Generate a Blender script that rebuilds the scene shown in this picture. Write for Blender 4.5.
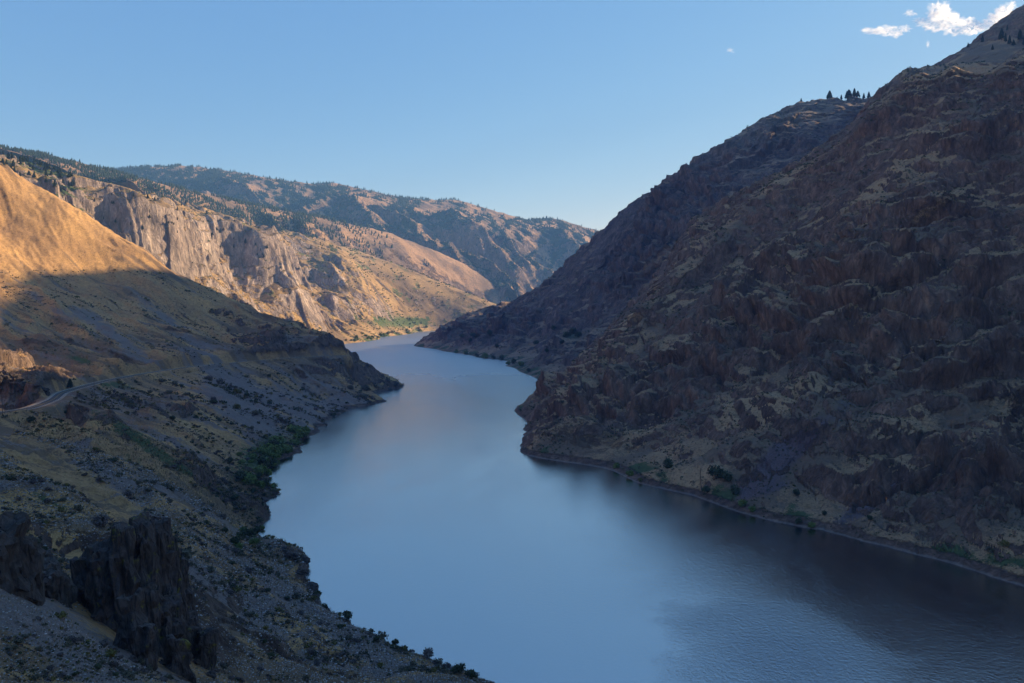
import bpy, bmesh, math, random
import numpy as np
from mathutils import Vector
random.seed(7); rng = np.random.default_rng(7)
sc = bpy.context.scene
for o in list(bpy.data.objects): bpy.data.objects.remove(o)
COL = sc.collection
R = math.radians
# ------------------------------------------------------------------ camera
H = 120.0; FPX = 850.0; PITCH = math.atan(41.5/850.0)
cam = bpy.data.objects.new('camera', bpy.data.cameras.new('camera')); COL.objects.link(cam)
cam.location = (0, 0, H); cam.rotation_euler = (math.pi/2-PITCH, 0, 0)
cam.data.sensor_width = 36; cam.data.lens = 36*FPX/1024; cam.data.clip_start = 0.5; cam.data.clip_end = 60000
sc.camera = cam
# ------------------------------------------------------------------ world and sun
SUN_AZ = 66.5; SUN_EL = 19.0
w = bpy.data.worlds.new('World'); sc.world = w; w.use_nodes = True
nt = w.node_tree; bg = nt.nodes['Background']
sky = nt.nodes.new('ShaderNodeTexSky'); sky.sky_type = 'NISHITA'; sky.sun_disc = False
sky.sun_elevation = R(SUN_EL); sky.sun_rotation = R(SUN_AZ); sky.altitude = 500
sky.air_density = 1.0; sky.dust_density = 0.3; sky.ozone_density = 1.5
sc_ = nt.nodes.new('ShaderNodeSeparateColor'); cc_ = nt.nodes.new('ShaderNodeCombineColor'); nt.links.new(sky.outputs[0], sc_.inputs[0])
for i_, (g_, k_) in enumerate(((1.45, 0.40), (1.0, 0.655), (0.5, 1.50))):      # the camera's rendering of sky colours
    p_ = nt.nodes.new('ShaderNodeMath'); p_.operation = 'POWER'; p_.inputs[1].default_value = g_; nt.links.new(sc_.outputs[i_], p_.inputs[0])
    q_ = nt.nodes.new('ShaderNodeMath'); q_.operation = 'MULTIPLY'; q_.inputs[1].default_value = k_; nt.links.new(p_.outputs[0], q_.inputs[0]); nt.links.new(q_.outputs[0], cc_.inputs[i_])
nt.links.new(cc_.outputs[0], bg.inputs[0]); bg.inputs[1].default_value = 0.08
sl = bpy.data.lights.new('sun', 'SUN'); sl.energy = 5.0; sl.angle = R(0.5); sl.color = (1.0, 0.74, 0.41)
so = bpy.data.objects.new('sun', sl); COL.objects.link(so)
sdir = Vector((math.sin(R(SUN_AZ))*math.cos(R(SUN_EL)), math.cos(R(SUN_AZ))*math.cos(R(SUN_EL)), math.sin(R(SUN_EL))))
so.rotation_euler = sdir.to_track_quat('Z', 'Y').to_euler(); so.location = sdir*3000
sc.view_settings.view_transform = 'Standard'; sc.view_settings.look = 'None'
sc.view_settings.gamma = 1; sc.view_settings.use_curve_mapping = False
sc.view_settings.exposure = 1.6
sc.render.engine = 'CYCLES'
sc.cycles.volume_bounces = 1; sc.cycles.max_bounces = 6; sc.cycles.transparent_max_bounces = 8
# ------------------------------------------------------------------ helpers
def tag(o, label=None, cat=None, group=None, kind=None):
    if label: o['label'] = label
    if cat: o['category'] = cat
    if group: o['group'] = group
    if kind: o['kind'] = kind
    return o
cp, sp = math.cos(PITCH), math.sin(PITCH)
def at(px, py, Y):
    """world point at depth Y seen at that pixel"""
    a = (px-512)/FPX; b = (341.5-py)/FPX
    dy = cp + b*sp; dz = -sp + b*cp
    t = Y/dy
    return (a*t, Y, H+dz*t)
def shore(px, py, z=0.0):
    a = (px-512)/FPX; b = (341.5-py)/FPX
    dy = cp + b*sp; dz = -sp + b*cp
    t = (z-H)/dz
    return (a*t, dy*t, z)
def project(X, Y, Z):
    dz = Z-H; f = Y*cp - dz*sp; u = Y*sp + dz*cp
    f = np.where(f < 1, 1, f)
    return 512+FPX*X/f, 341.5-FPX*u/f
_G = rng.permutation(256)
_ang = np.arange(256)/256*2*np.pi
_gx = np.cos(_ang).astype(np.float32); _gy = np.sin(_ang).astype(np.float32)
def _hash(xi, yi, seed):
    h = xi.astype(np.uint32)*np.uint32(374761393) + yi.astype(np.uint32)*np.uint32(668265263) + np.uint32((seed*2654435761) & 0xffffffff)
    h = (h ^ (h >> np.uint32(13)))*np.uint32(1274126177)
    return h ^ (h >> np.uint32(16))
def pn(x, y, seed=0):
    xf = np.floor(x); yf = np.floor(y)
    xi = xf.astype(np.int64); yi = yf.astype(np.int64)
    u = (x-xf).astype(np.float32); v = (y-yf).astype(np.float32)
    su = u*u*u*(u*(u*6-15)+10); sv = v*v*v*(v*(v*6-15)+10)
    def g(dx, dy):
        h = _hash(xi+dx, yi+dy, seed) & np.uint32(255)
        return _gx[h]*(u-dx) + _gy[h]*(v-dy)
    a = g(0, 0); b = g(1, 0); c = g(0, 1); d = g(1, 1)
    return (a+(b-a)*su + ((c+(d-c)*su)-(a+(b-a)*su))*sv)*1.5
def fbm(x, y, oct=5, seed=0, gain=0.5):
    s = 0; a = 1; t = 0
    for i in range(oct):
        s = s + a*pn(x*2**i, y*2**i, seed+i*17); t += a; a *= gain
    return s/t*1.3
def ridged(x, y, oct=4, seed=0, gain=0.5):
    s = 0; a = 1; t = 0
    for i in range(oct):
        n = 1-np.abs(pn(x*2**i, y*2**i, seed+i*13)); s = s+a*n*n; t += a; a *= gain
    return s/t
def cell(x, y, seed=0):
    """worley: F1 distance, F2-F1 and a random per cell"""
    xf = np.floor(x); yf = np.floor(y); xi = xf.astype(np.int64); yi = yf.astype(np.int64)
    f1 = np.full(x.shape, 9.0, np.float32); f2 = f1.copy(); rid = np.zeros(x.shape, np.float32)
    for dx in (-1, 0, 1):
        for dy in (-1, 0, 1):
            h = _hash(xi+dx, yi+dy, seed)
            rx = (h & np.uint32(1023)).astype(np.float32)/1023; ry = ((h >> np.uint32(10)) & np.uint32(1023)).astype(np.float32)/1023
            r3 = ((h >> np.uint32(20)) & np.uint32(1023)).astype(np.float32)/1023
            d = np.sqrt((xf+dx+rx-x)**2+(yf+dy+ry-y)**2).astype(np.float32)
            m = d < f1
            f2 = np.where(m, f1, np.minimum(f2, d)); rid = np.where(m, r3, rid); f1 = np.where(m, d, f1)
    return f1, f2-f1, rid
def ss(a, b, x):
    t = np.clip((x-a)/(b-a), 0, 1); return t*t*(3-2*t)
def rot(x, y, deg):
    c, s = math.cos(R(deg)), math.sin(R(deg)); return x*c+y*s, -x*s+y*c
def blob(PX, PY, cx, cy, rx, ry, deg=0):
    """soft ellipse; long axis rx turned deg clockwise on the photo"""
    c, s = math.cos(R(deg)), math.sin(R(deg))
    u = ((PX-cx)*c+(PY-cy)*s)/rx; v = (-(PX-cx)*s+(PY-cy)*c)/ry
    return np.exp(-(u*u+v*v)*1.2)
class TPS:
    def __init__(s, pts, smooth=1e-3):
        P = np.array(pts, float); s.c = P[:, :2]/1000; n = len(P)
        K = s.k(s.c[:, None]-s.c[None])+np.eye(n)*smooth
        A = np.zeros((n+3, n+3)); A[:n, :n] = K; A[:n, n] = 1; A[:n, n+1:] = s.c; A[n, :n] = 1; A[n+1:, :n] = s.c.T
        s.w = np.linalg.solve(A, np.concatenate([P[:, 2], np.zeros(3)]))
    def k(s, d):
        r2 = (d*d).sum(-1); return r2*np.log(r2+1e-9)
    def __call__(s, X, Y):
        x = X.ravel()/1000; y = Y.ravel()/1000; n = len(s.c)
        out = s.w[n]+s.w[n+1]*x+s.w[n+2]*y
        for i in range(n):
            r2 = (x-s.c[i, 0])**2+(y-s.c[i, 1])**2
            out = out+s.w[i]*r2*np.log(r2+1e-9)
        return out.reshape(X.shape)
def fan(r0, r1, nr, Y0, Y1, ny, apex):
    r = np.linspace(r0, r1, nr) if np.isscalar(r1) else np.concatenate([np.linspace(r0, r1[0], nr), np.geomspace(r1[0], r1[1], 160)[1:]]); y = np.geomspace(Y0+apex, Y1+apex, ny)-apex
    Rr, YY = np.meshgrid(r, y)
    return Rr*(YY+apex), YY
def slope_of(X, Y, Z):
    """normal z component on a grid"""
    ax = np.gradient(X, axis=1); ay = np.gradient(Y, axis=1); az = np.gradient(Z, axis=1)
    bx = np.gradient(X, axis=0); by = np.gradient(Y, axis=0); bz = np.gradient(Z, axis=0)
    nx = ay*bz-az*by; ny = az*bx-ax*bz; nz = ax*by-ay*bx
    l = np.sqrt(nx*nx+ny*ny+nz*nz)+1e-9
    return nx/l, ny/l, nz/l
def fix_skyline(X, Y, Z, pts, span=45):
    """shift the crest so that on average it reaches the height it has in the photograph"""
    pts = sorted((p[0], p[1]) for p in pts); xs, ys = zip(*pts)
    for it in range(2):
        PX, PY = project(X, Y, Z); bins = np.arange(xs[0], xs[-1], 4); m = np.full(len(bins), 1e9)
        k = np.clip(((PX-xs[0])/4).astype(int), -1, len(bins)); ok = (k >= 0) & (k < len(bins)) & (PX >= xs[0]) & (Y > 20)
        np.minimum.at(m, k[ok], PY[ok]); e = np.interp(bins+2, xs, ys)-m; e[m > 1e8] = 0
        ker = np.hanning(13 if it == 0 else 9); e = np.convolve(np.pad(e, 10, 'edge'), ker/ker.sum(), 'same')[10:-10]
        ee = np.interp(PX, bins+2, e); sk = np.interp(PX, xs, ys)
        Z = Z-ee*Y/FPX*ss(span, 0, PY-np.minimum(sk, sk-ee))
    return Z
GRIDS = {}
def grid_mesh(name, X, Y, Z, mat, masks):
    ny, nx = X.shape
    me = bpy.data.meshes.new(name)
    co = np.stack([X, Y, Z], -1).reshape(-1, 3).astype(np.float32)
    idx = np.arange(nx*ny).reshape(ny, nx)
    q = np.stack([idx[:-1, :-1], idx[:-1, 1:], idx[1:, 1:], idx[1:, :-1]], -1).reshape(-1, 4)
    zq = co[q, 2].max(1); q = q[zq > -14]            # drop what lies deep under the water
    me.vertices.add(len(co)); me.vertices.foreach_set('co', co.ravel())
    me.loops.add(len(q)*4); me.loops.foreach_set('vertex_index', q.ravel().astype(np.int32))
    me.polygons.add(len(q)); me.polygons.foreach_set('loop_start', np.arange(0, len(q)*4, 4, dtype=np.int32))
    me.polygons.foreach_set('use_smooth', np.ones(len(q), bool))
    me.update()
    m = np.stack([np.clip(a, 0, 1) for a in masks], -1).reshape(-1, 4).astype(np.float32)
    at_ = me.attributes.new('cover', 'FLOAT_COLOR', 'POINT'); at_.data.foreach_set('color', m.ravel())
    me.materials.append(mat)
    o = bpy.data.objects.new(name, me); COL.objects.link(o); o['kind'] = 'structure'
    return o
# ------------------------------------------------------------------ materials
class NT:
    def __init__(s, name):
        s.m = bpy.data.materials.new(name); s.m.use_nodes = True; s.t = s.m.node_tree; s.b = s.t.nodes['Principled BSDF']
        s.b.inputs['Specular IOR Level'].default_value = 0.2
    def n(s, typ, **kw):
        nd = s.t.nodes.new(typ)
        for k, v in kw.items(): setattr(nd, k, v)
        return nd
    def l(s, a, b): s.t.links.new(a, b)
    def noise(s, scale, detail=4, rough=0.55, vec=None, dist=0):
        nd = s.n('ShaderNodeTexNoise'); nd.inputs['Scale'].default_value = scale; nd.inputs['Detail'].default_value = detail
        nd.inputs['Roughness'].default_value = rough; nd.inputs['Distortion'].default_value = dist
        s.l(vec if vec else s.pos(), nd.inputs['Vector']); return nd.outputs['Fac']
    def pos(s):
        if not hasattr(s, '_p'): s._p = s.n('ShaderNodeNewGeometry').outputs['Position']
        return s._p
    def map(s, scale, rotz=0, rot=None):
        nd = s.n('ShaderNodeMapping'); nd.inputs['Scale'].default_value = scale
        nd.inputs['Rotation'].default_value = rot if rot else (0, 0, rotz); s.l(s.pos(), nd.inputs['Vector']); return nd.outputs[0]
    def ramp(s, fac, stops):
        nd = s.n('ShaderNodeValToRGB'); e = nd.color_ramp.elements
        while len(e) < len(stops): e.new(0.5)
        for i, (p, c) in enumerate(stops):
            e[i].position = p; e[i].color = (*c, 1) if len(c) == 3 else c
        s.l(fac, nd.inputs[0]); return nd.outputs[0]
    def mix(s, fac, a, b, mode='MIX'):
        nd = s.n('ShaderNodeMix', data_type='RGBA', blend_type=mode)
        for sock, v in ((nd.inputs[0], fac), (nd.inputs[6], a), (nd.inputs[7], b)):
            if isinstance(v, (int, float)): sock.default_value = v
            elif isinstance(v, tuple): sock.default_value = (*v, 1)
            else: s.l(v, sock)
        return nd.outputs[2]
    def math(s, op, a, b=0.0, clamp=False):
        nd = s.n('ShaderNodeMath', operation=op); nd.use_clamp = clamp
        for i, v in enumerate((a, b)):
            if isinstance(v, (int, float)): nd.inputs[i].default_value = v
            else: s.l(v, nd.inputs[i])
        return nd.outputs[0]
    def bump(s, h, dist, strength=1.0, nrm=None):
        nd = s.n('ShaderNodeBump'); nd.inputs['Distance'].default_value = dist; nd.inputs['Strength'].default_value = strength
        s.l(h, nd.inputs['Height'])
        if nrm: s.l(nrm, nd.inputs['Normal'])
        return nd.outputs[0]
def land_material(name, grass, grass2, rock, rock2, scree, green, s=1.0, bumpk=1.0, ring=0):
    """dry grass, rock, scree and green scrub laid by the 'cover' attribute; s scales the finest texture"""
    m = NT(name); m.b.inputs['Roughness'].default_value = 0.95
    grass, grass2, rock, rock2, scree = [tuple(c*k for c, k in zip(q, (1.06, 0.97, 0.94) if s < 2 else (1.0, 0.99, 1.0))) for q in (grass, grass2, rock, rock2, scree)]
    a = m.n('ShaderNodeAttribute', attribute_name='cover'); sep = m.n('ShaderNodeSeparateColor'); m.l(a.outputs['Color'], sep.inputs[0])
    rk, sr, gr = sep.outputs[0], sep.outputs[1], sep.outputs[2]; al = a.outputs['Alpha']
    n1 = m.noise(0.02/s, 6, 0.6); n2 = m.noise(0.25/s, 6, 0.65); n3 = m.noise(1.3/s, 4, 0.7)
    g = m.mix(m.ramp(n1, [(0.35, (0, 0, 0)), (0.65, (1, 1, 1))]), grass, grass2)
    g = m.mix(0.55, g, m.ramp(n2, [(0.3, (0.45, 0.42, 0.4)), (0.7, (1.25, 1.22, 1.2))]), 'MULTIPLY')
    tuft = m.ramp(m.noise(0.6/s, 3, 0.6), [(0.52, (0, 0, 0)), (0.62, (1, 1, 1))])
    g = m.mix(m.math('MULTIPLY', tuft, 0.45), g, (0.085, 0.07, 0.05))
    col = m.map((1.0, 1.0, 0.34))
    vo = m.n('ShaderNodeTexVoronoi', feature='DISTANCE_TO_EDGE'); vo.inputs['Scale'].default_value = 0.3/s; m.l(m.map((1.0, 1.0, 0.45), rot=(0.1, 0.15, 0)), vo.inputs['Vector'])
    crack = m.math('MINIMUM', m.math('MULTIPLY', vo.outputs['Distance'], 5.0), 1.0)
    n0 = m.noise(0.06/s, 4, 0.6, vec=m.map((1, 1, .6)))
    fl = m.noise(0.22/s, 8, 0.72, vec=col, dist=1.0); fl2 = m.noise(0.9/s, 5, 0.7, vec=col)
    r = m.mix(m.ramp(n1, [(0.35, (0, 0, 0)), (0.7, (1, 1, 1))]), rock, rock2)
    r = m.mix(0.85, r, m.ramp(fl, [(0.3, (0.32, 0.32, 0.34)), (0.5, (0.92, 0.9, 0.9)), (0.7, (2.0, 1.9, 1.75))]), 'MULTIPLY')
    r = m.mix(0.8, r, m.ramp(n0, [(0.33, (0.55, 0.55, 0.58)), (0.66, (1.35, 1.32, 1.28))]), 'MULTIPLY')
    r = m.mix(0.18, r, m.ramp(crack, [(0.0, (0.3, 0.3, 0.32)), (0.5, (1, 1, 1))]), 'MULTIPLY')
    sc_ = m.mix(0.7, scree, m.ramp(n3, [(0.3, (0.5, 0.5, 0.52)), (0.7, (1.4, 1.38, 1.35))]), 'MULTIPLY')
    ga = m.mix(0.8, green, m.ramp(n2, [(0.3, (0.4, 0.45, 0.4)), (0.7, (1.4, 1.35, 1.2))]), 'MULTIPLY')
    # ragged edges
    def edge(x, k=0.5, nn=n2):
        v = m.math('ADD', x, m.math('MULTIPLY', m.math('SUBTRACT', nn, 0.5), k*2))
        v = m.math('ADD', v, m.math('MULTIPLY', m.math('SUBTRACT', n3, 0.5), 1.1))
        return m.ramp(v, [(0.36, (0, 0, 0)), (0.62, (1, 1, 1))])
    c = m.mix(edge(al, 0.5), g, m.mix(0.68, g, (0.10, 0.078, 0.066)))
    c = m.mix(edge(sr, 0.45), c, sc_)
    c = m.mix(edge(gr, 0.7), c, ga)
    rmask = m.ramp(m.math('ADD', rk, m.math('MULTIPLY', m.math('SUBTRACT', n2, 0.5), 0.8)), [(0.42, (0, 0, 0)), (0.56, (1, 1, 1))])
    c = m.mix(rmask, c, r)
    sx = m.n('ShaderNodeSeparateXYZ'); m.l(m.pos(), sx.inputs[0])
    rim = m.ramp(m.math('ADD', m.math('MULTIPLY', sx.outputs[2], 0.25), m.math('MULTIPLY', n2, 0.5)), [(0.34, (1, 1, 1)), (0.46, (0, 0, 0))])
    if ring: c = m.mix(m.math('MULTIPLY', rim, ring), c, (0.42, 0.40, 0.38))
    m.l(c, m.b.inputs['Base Color'])
    h = m.mix(edge(rk, 0.5), m.math('MULTIPLY', n3, 0.25), m.math('ADD', m.math('MULTIPLY', crack, 0.10), m.math('ADD', m.math('MULTIPLY', fl, 1.6), m.math('MULTIPLY', fl2, 0.5))))
    m.l(m.bump(h, 3.0*s*bumpk, 0.9), m.b.inputs['Normal'])
    return m.m
GRASS = (0.36, 0.23, 0.095); GRASS2 = (0.27, 0.175, 0.075)
mat_left = land_material('left_slope_cover', (0.54, 0.35, 0.15), (0.36, 0.235, 0.12), (0.150, 0.118, 0.098), (0.205, 0.158, 0.125), (0.215, 0.185, 0.165), (0.08, 0.105, 0.045), 1.0)
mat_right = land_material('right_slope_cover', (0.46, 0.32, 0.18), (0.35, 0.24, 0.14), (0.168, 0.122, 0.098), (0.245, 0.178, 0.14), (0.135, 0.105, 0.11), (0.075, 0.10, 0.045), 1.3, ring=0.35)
mat_ridge = land_material('hazed_ridge_cover', (0.36, 0.27, 0.19), (0.27, 0.205, 0.15), (0.125, 0.108, 0.105), (0.175, 0.15, 0.145), (0.14, 0.12, 0.12), (0.065, 0.09, 0.05), 1.5, ring=0.3)  # cooler, greyer copy of the right slope cover; distance haze put into colour
mat_cliff = land_material('cliff_cover', (0.50, 0.33, 0.15), (0.38, 0.25, 0.12), (0.31, 0.25, 0.22), (0.42, 0.35, 0.30), (0.24, 0.19, 0.16), (0.085, 0.115, 0.045), 2.5)
mat_far = land_material('far_cover', (0.50, 0.31, 0.17), (0.38, 0.24, 0.14), (0.22, 0.16, 0.13), (0.26, 0.19, 0.15), (0.24, 0.18, 0.14), (0.032, 0.052, 0.035), 7.0)

# ------------------------------------------------------------------ the road line (needed to cut its bench)
ROAD = [at(-120, 452, 395), at(-50, 425, 470), at(0, 413, 526), at(30, 408, 552), at(52, 400, 588), at(62, 393, 640), at(78, 388, 672), at(110, 380, 740), at(150, 373, 800), at(200, 366, 880), at(250, 361.5, 960), at(300, 357.5, 1030), at(345, 355.5, 1090)]
ROAD = np.array(ROAD)
def densify(P, n=400):
    P = np.asarray(P, float); t = np.arange(len(P)); tt = np.linspace(0, len(P)-1, n)
    out = np.zeros((n, P.shape[1]))
    for k in range(P.shape[1]):
        i = np.clip(tt.astype(int), 0, len(P)-2); f = tt-i
        p0 = P[np.clip(i-1, 0, len(P)-1), k]; p1 = P[i, k]; p2 = P[i+1, k]; p3 = P[np.clip(i+2, 0, len(P)-1), k]
        out[:, k] = 0.5*((2*p1)+(-p0+p2)*f+(2*p0-5*p1+4*p2-p3)*f*f+(-p0+3*p1-3*p2+p3)*f**3)
    return out
RD = densify(ROAD)
print('road z', ROAD[:, 2].round(0))
def road_dist(X, Y):
    d = np.full(X.shape, 1e9); z = np.zeros(X.shape); sd = np.zeros(X.shape)
    x = X.ravel(); y = Y.ravel(); dd = d.ravel(); zz = z.ravel(); s_ = sd.ravel()
    sel = np.where((x < RD[:, 0].max()+60) & (x > RD[:, 0].min()-60) & (y < RD[:, 1].max()+60) & (y > RD[:, 1].min()-60))[0]
    for k in range(0, len(RD)-1, 1):
        q = (x[sel]-RD[k, 0])**2+(y[sel]-RD[k, 1])**2
        m = q < dd[sel]; s2 = sel[m]; dd[s2] = q[m]; zz[s2] = RD[k, 2]
        t = RD[k+1]-RD[k]; s_[s2] = np.sign(t[0]*(y[s2]-RD[k, 1])-t[1]*(x[s2]-RD[k, 0]))
    return np.sqrt(dd).reshape(X.shape), zz.reshape(X.shape), s_.reshape(X.shape)

# ------------------------------------------------------------------ left hillside
def build_left():
    c = []
    sh = [(403,387),(385,401),(345,412),(318,432),(303,441),(300,452),(275,465),(262,475),(278,490),(262,503),(266,520),(262,545),(285,550),(303,558),(300,575),(312,592),(335,612),(362,630),(400,650),(432,661),(480,683),(545,705)]
    S = [shore(*p) for p in sh]; c += S
    for (x, y, z) in S[::2]: c.append((x+55, y+12, -30))
    c += [shore(403, 387)[:2]+(0,)]
    # crest of the far spur
    for p in [(370,371),(330,350),(300,327),(260,314),(200,289),(130,243),(60,200),(0,163),(-80,115),(-200,50)]:
        Y = 1200-(403-p[0])*0.10; x, y, z = at(*p, Y); c.append((x, y, z)); c.append((x-10, y+170, z*0.35-45))
    for p in [(0,215,1090),(0,270,980),(0,335,800),(-60,400,560),(0,413,526),(0,440,400),(0,480,270),(0,520,170),(0,560,125),(0,620,92),(0,683,72),
              (60,240,1100),(60,300,930),(60,352,790),(60,392,640),(60,420,500),(50,450,370),
              (100,268,1110),(100,310,960),(100,350,830),(100,388,660),(100,420,520),(100,455,400),(100,500,265),(110,545,190),(60,560,140),(60,620,105),(100,683,88),
              (150,285,1110),(150,330,940),(150,371,800),(150,410,630),(150,450,480),(150,500,320),(160,560,210),(150,620,140),
              (200,315,1110),(200,364,880),(200,410,690),(200,450,570),(200,500,420),(200,550,300),(200,600,210),(200,683,118),
              (250,335,1100),(250,360,960),(250,400,800),(250,440,660),(240,480,545),(245,530,420),(260,570,330),(260,620,245),(260,683,160),
              (300,356,1030),(300,380,960),(310,400,930),(345,354,1090),(350,375,1090),(360,390,1060),(320,640,255),(320,683,195),(380,683,232)]:
        c.append(at(*p))
    for wp in [(0,0,109),(-60,10,124),(-150,20,175),(0,-60,125),(60,-60,80),(0,22,93),(30,10,85),(60,60,35),(80,150,-10),(0,60,72),(20,110,40),(-250,100,215),(-420,260,280),(-560,500,290),(-800,700,380),(30,45,66),(-30,40,92),(-5,100,58),(60,250,-30),(-700,200,420),(-1100,1100,560)]:
        c.append(wp)
    f = TPS(c, 2e-4)
    X, Y = fan(-0.95, 0.20, 1250, -20, 1420, 1300, 90)
    Z0 = f(X, Y)
    PX, PY = project(X, Y, Z0)
    near = ss(40, 400, Y)
    Z = Z0.copy()
    # fall lines run down and to the right: gullies and rock ribs
    u, v = rot(X, Y, -22)                      # u runs down slope (+x), v across
    wx = fbm(X/160, Y/160, 3, 5)*40
    rib = ridged((v+wx)/95, u/420, 4, 11)
    calm = 1-0.6*blob(PX, PY, 60, 225, 150, 75, 25)
    amp = ss(0, 60, Z0)*(4+10*near)*calm
    Z += (rib-0.55)*amp*1.3
    Z += fbm(X/70, Y/70, 5, 21)*(2.0+5*near)*ss(-5, 25, Z0)
    # rock outcrops: clumped blocks standing out of the slope
    on = fbm(X/150, Y/150, 4, 31)+0.15
    ob = (blob(PX,PY,225,330,70,22,25)+blob(PX,PY,340,362,60,16,35)+0.9*blob(PX,PY,280,345,30,12,20)+blob(PX,PY,40,395,60,18,25)+blob(PX,PY,95,420,55,18,40)+blob(PX,PY,15,375,40,20,30)
          +0.8*blob(PX,PY,160,420,50,10,25)+blob(PX,PY,195,475,55,12,28)+blob(PX,PY,285,555,25,12,30)+blob(PX,PY,300,575,18,14,60)+0.9*blob(PX,PY,230,500,60,10,20)
          +0.8*blob(PX,PY,150,400,60,8,20)+0.8*blob(PX,PY,30,540,50,30,20)+0.7*blob(PX,PY,200,640,60,22,35)+0.6*blob(PX,PY,60,460,60,7,30)+0.8*blob(PX,PY,255,480,20,10,20)+0.8*blob(PX,PY,390,385,20,8,30)
          +0.7*blob(PX,PY,80,430,45,6,30))
    ob = np.clip(ob, 0, 1.2)
    k = np.clip(on*0.9+ob*0.9*(0.6+1.2*fbm(X/45, Y/45, 4, 33)+0.3)-0.32-0.8*blob(PX, PY, 60, 215, 140, 60, 25), 0, 1)
    f1, f21, rid = cell((X+wx*.2)/22, (Y)/22, 3); g1, g21, gid = cell(X/8+0.3*f1, Y/8, 9)
    sz = 0.25+0.75*near
    Z += k*((1-f1)*9*rid + (1-g1)*3.2*gid - 2.0)*sz*1.25
    # low rock steps across the slope
    tt = Z+fbm(X/60, Y/60, 3, 77)*14
    st = (tt/17) % 1.0
    Z += k*(ss(0.0, 0.28, st)-st)*9*sz
    Z += fbm(X/16, Y/16, 6, 41, 0.6)*(0.7+1.8*near*calm+k*2.8*sz)+(ridged(v/34+wx/60, u/120, 4, 43)-0.55)*(1+4*near)
    Z = np.where(Z0 < 8, Z*ss(-14, 8, Z0)+Z0*(1-ss(-14, 8, Z0)), Z)
    # road bench
    d, rz, sd = road_dist(X, Y)
    Z = np.where((sd < 0) & (d < 55), np.minimum(Z, rz-0.5-np.clip(d-7, 0, 50)*0.32), Z)
    t = 1-ss(7.5, 16, d); Z = Z*(1-t)+(rz-0.3)*t
    t2 = ((d < 20) & (Z0 > rz-3))*ss(7, 10, d)*(1-ss(11, 20, d)); Z += t2*2.0
    nx, ny, nz = slope_of(X, Y, Z)
    PX, PY = project(X, Y, Z)
    def streak(a, b, sd, oct=4):       # noise drawn out along the fall line, which swings round near the viewer
        u1, v1 = rot(X, Y, -10); u2, v2 = rot(X, Y, 58); w_ = ss(230, 420, Y+0.5*X)
        return w_*fbm((v1+wx*.4)/a, u1/b, oct, sd)+(1-w_)*fbm((v2+wx*.15)/(a*.5), u2/(b*.5), oct, sd+5)
    stripe = streak(26, 260, 61)
    st2 = streak(9, 90, 68)
    rock = np.clip(ss(0.80, 0.60, nz)*(0.25+1.0*np.clip(k*1.6, 0, 1))+0.75*ss(0.15, 0.7, k)*(0.6+0.9*fbm(X/30, Y/30, 3, 3))+0.55*ss(.25,.6,streak(17, 75, 64)+.25*fbm(X/120,Y/120,2,65))*ss(-0.1,.35,fbm(X/170,Y/170,3,66)+.15)-0.05, 0, 1)*(1-t)
    dark = ss(0.05, 0.35, stripe+0.12*fbm(X/40, Y/40, 3, 62))*0.8
    scree = dark*0.6+ss(0.15, 0.5, st2)*0.35
    scree += (1.0*blob(PX,PY,265,400,85,20,25)+1.0*blob(PX,PY,250,420,60,16,30)+0.9*blob(PX,PY,330,400,50,20,20)
              +1.1*blob(PX,PY,300,600,110,14,37)+1.0*blob(PX,PY,360,640,90,18,32)+1.4*blob(PX,PY,70,640,120,34,33)+blob(PX,PY,200,575,60,10,37)+0.9*blob(PX,PY,120,480,90,18,35)+0.9*blob(PX,PY,40,300,60,7,32)+0.8*blob(PX,PY,90,320,60,7,35)
              +0.9*blob(PX,PY,250,610,80,16,37)+1.0*blob(PX,PY,110,330,60,7,38)+0.8*blob(PX,PY,180,330,60,10,38))*(0.75+0.6*fbm(X/25, Y/25, 3, 8))
    scree -= 0.9*blob(PX,PY,15,650,60,9,33)
    green = (0.9*blob(PX,PY,265,455,45,18,-35)+0.8*blob(PX,PY,160,455,80,6,32)+0.6*blob(PX,PY,255,540,40,7,35)+0.7*blob(PX,PY,80,360,20,5,15)+0.5*blob(PX,PY,130,430,50,5,35)+0.5*blob(PX,PY,45,500,45,6,28)+0.6*blob(PX,PY,115,385,30,5,10)
             +0.35*ss(0.2, 0.6, fbm(X/50, Y/50, 4, 91))*ss(900, 500, Y))
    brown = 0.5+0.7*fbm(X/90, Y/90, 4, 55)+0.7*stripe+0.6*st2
    up_ = blob(PX,PY,60,225,150,75,25); brown = brown*1.1-1.1*up_; scree = scree-0.7*up_  # sunlit look put into the cover: less brown and scree on this patch
    alone = ss(4, 1, Z)*0.7
    GRIDS['left'] = (X, Y, Z, rock, scree)
    return grid_mesh('terrain', X, Y, Z, mat_left, (np.maximum(rock, alone), scree, green, brown))

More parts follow.
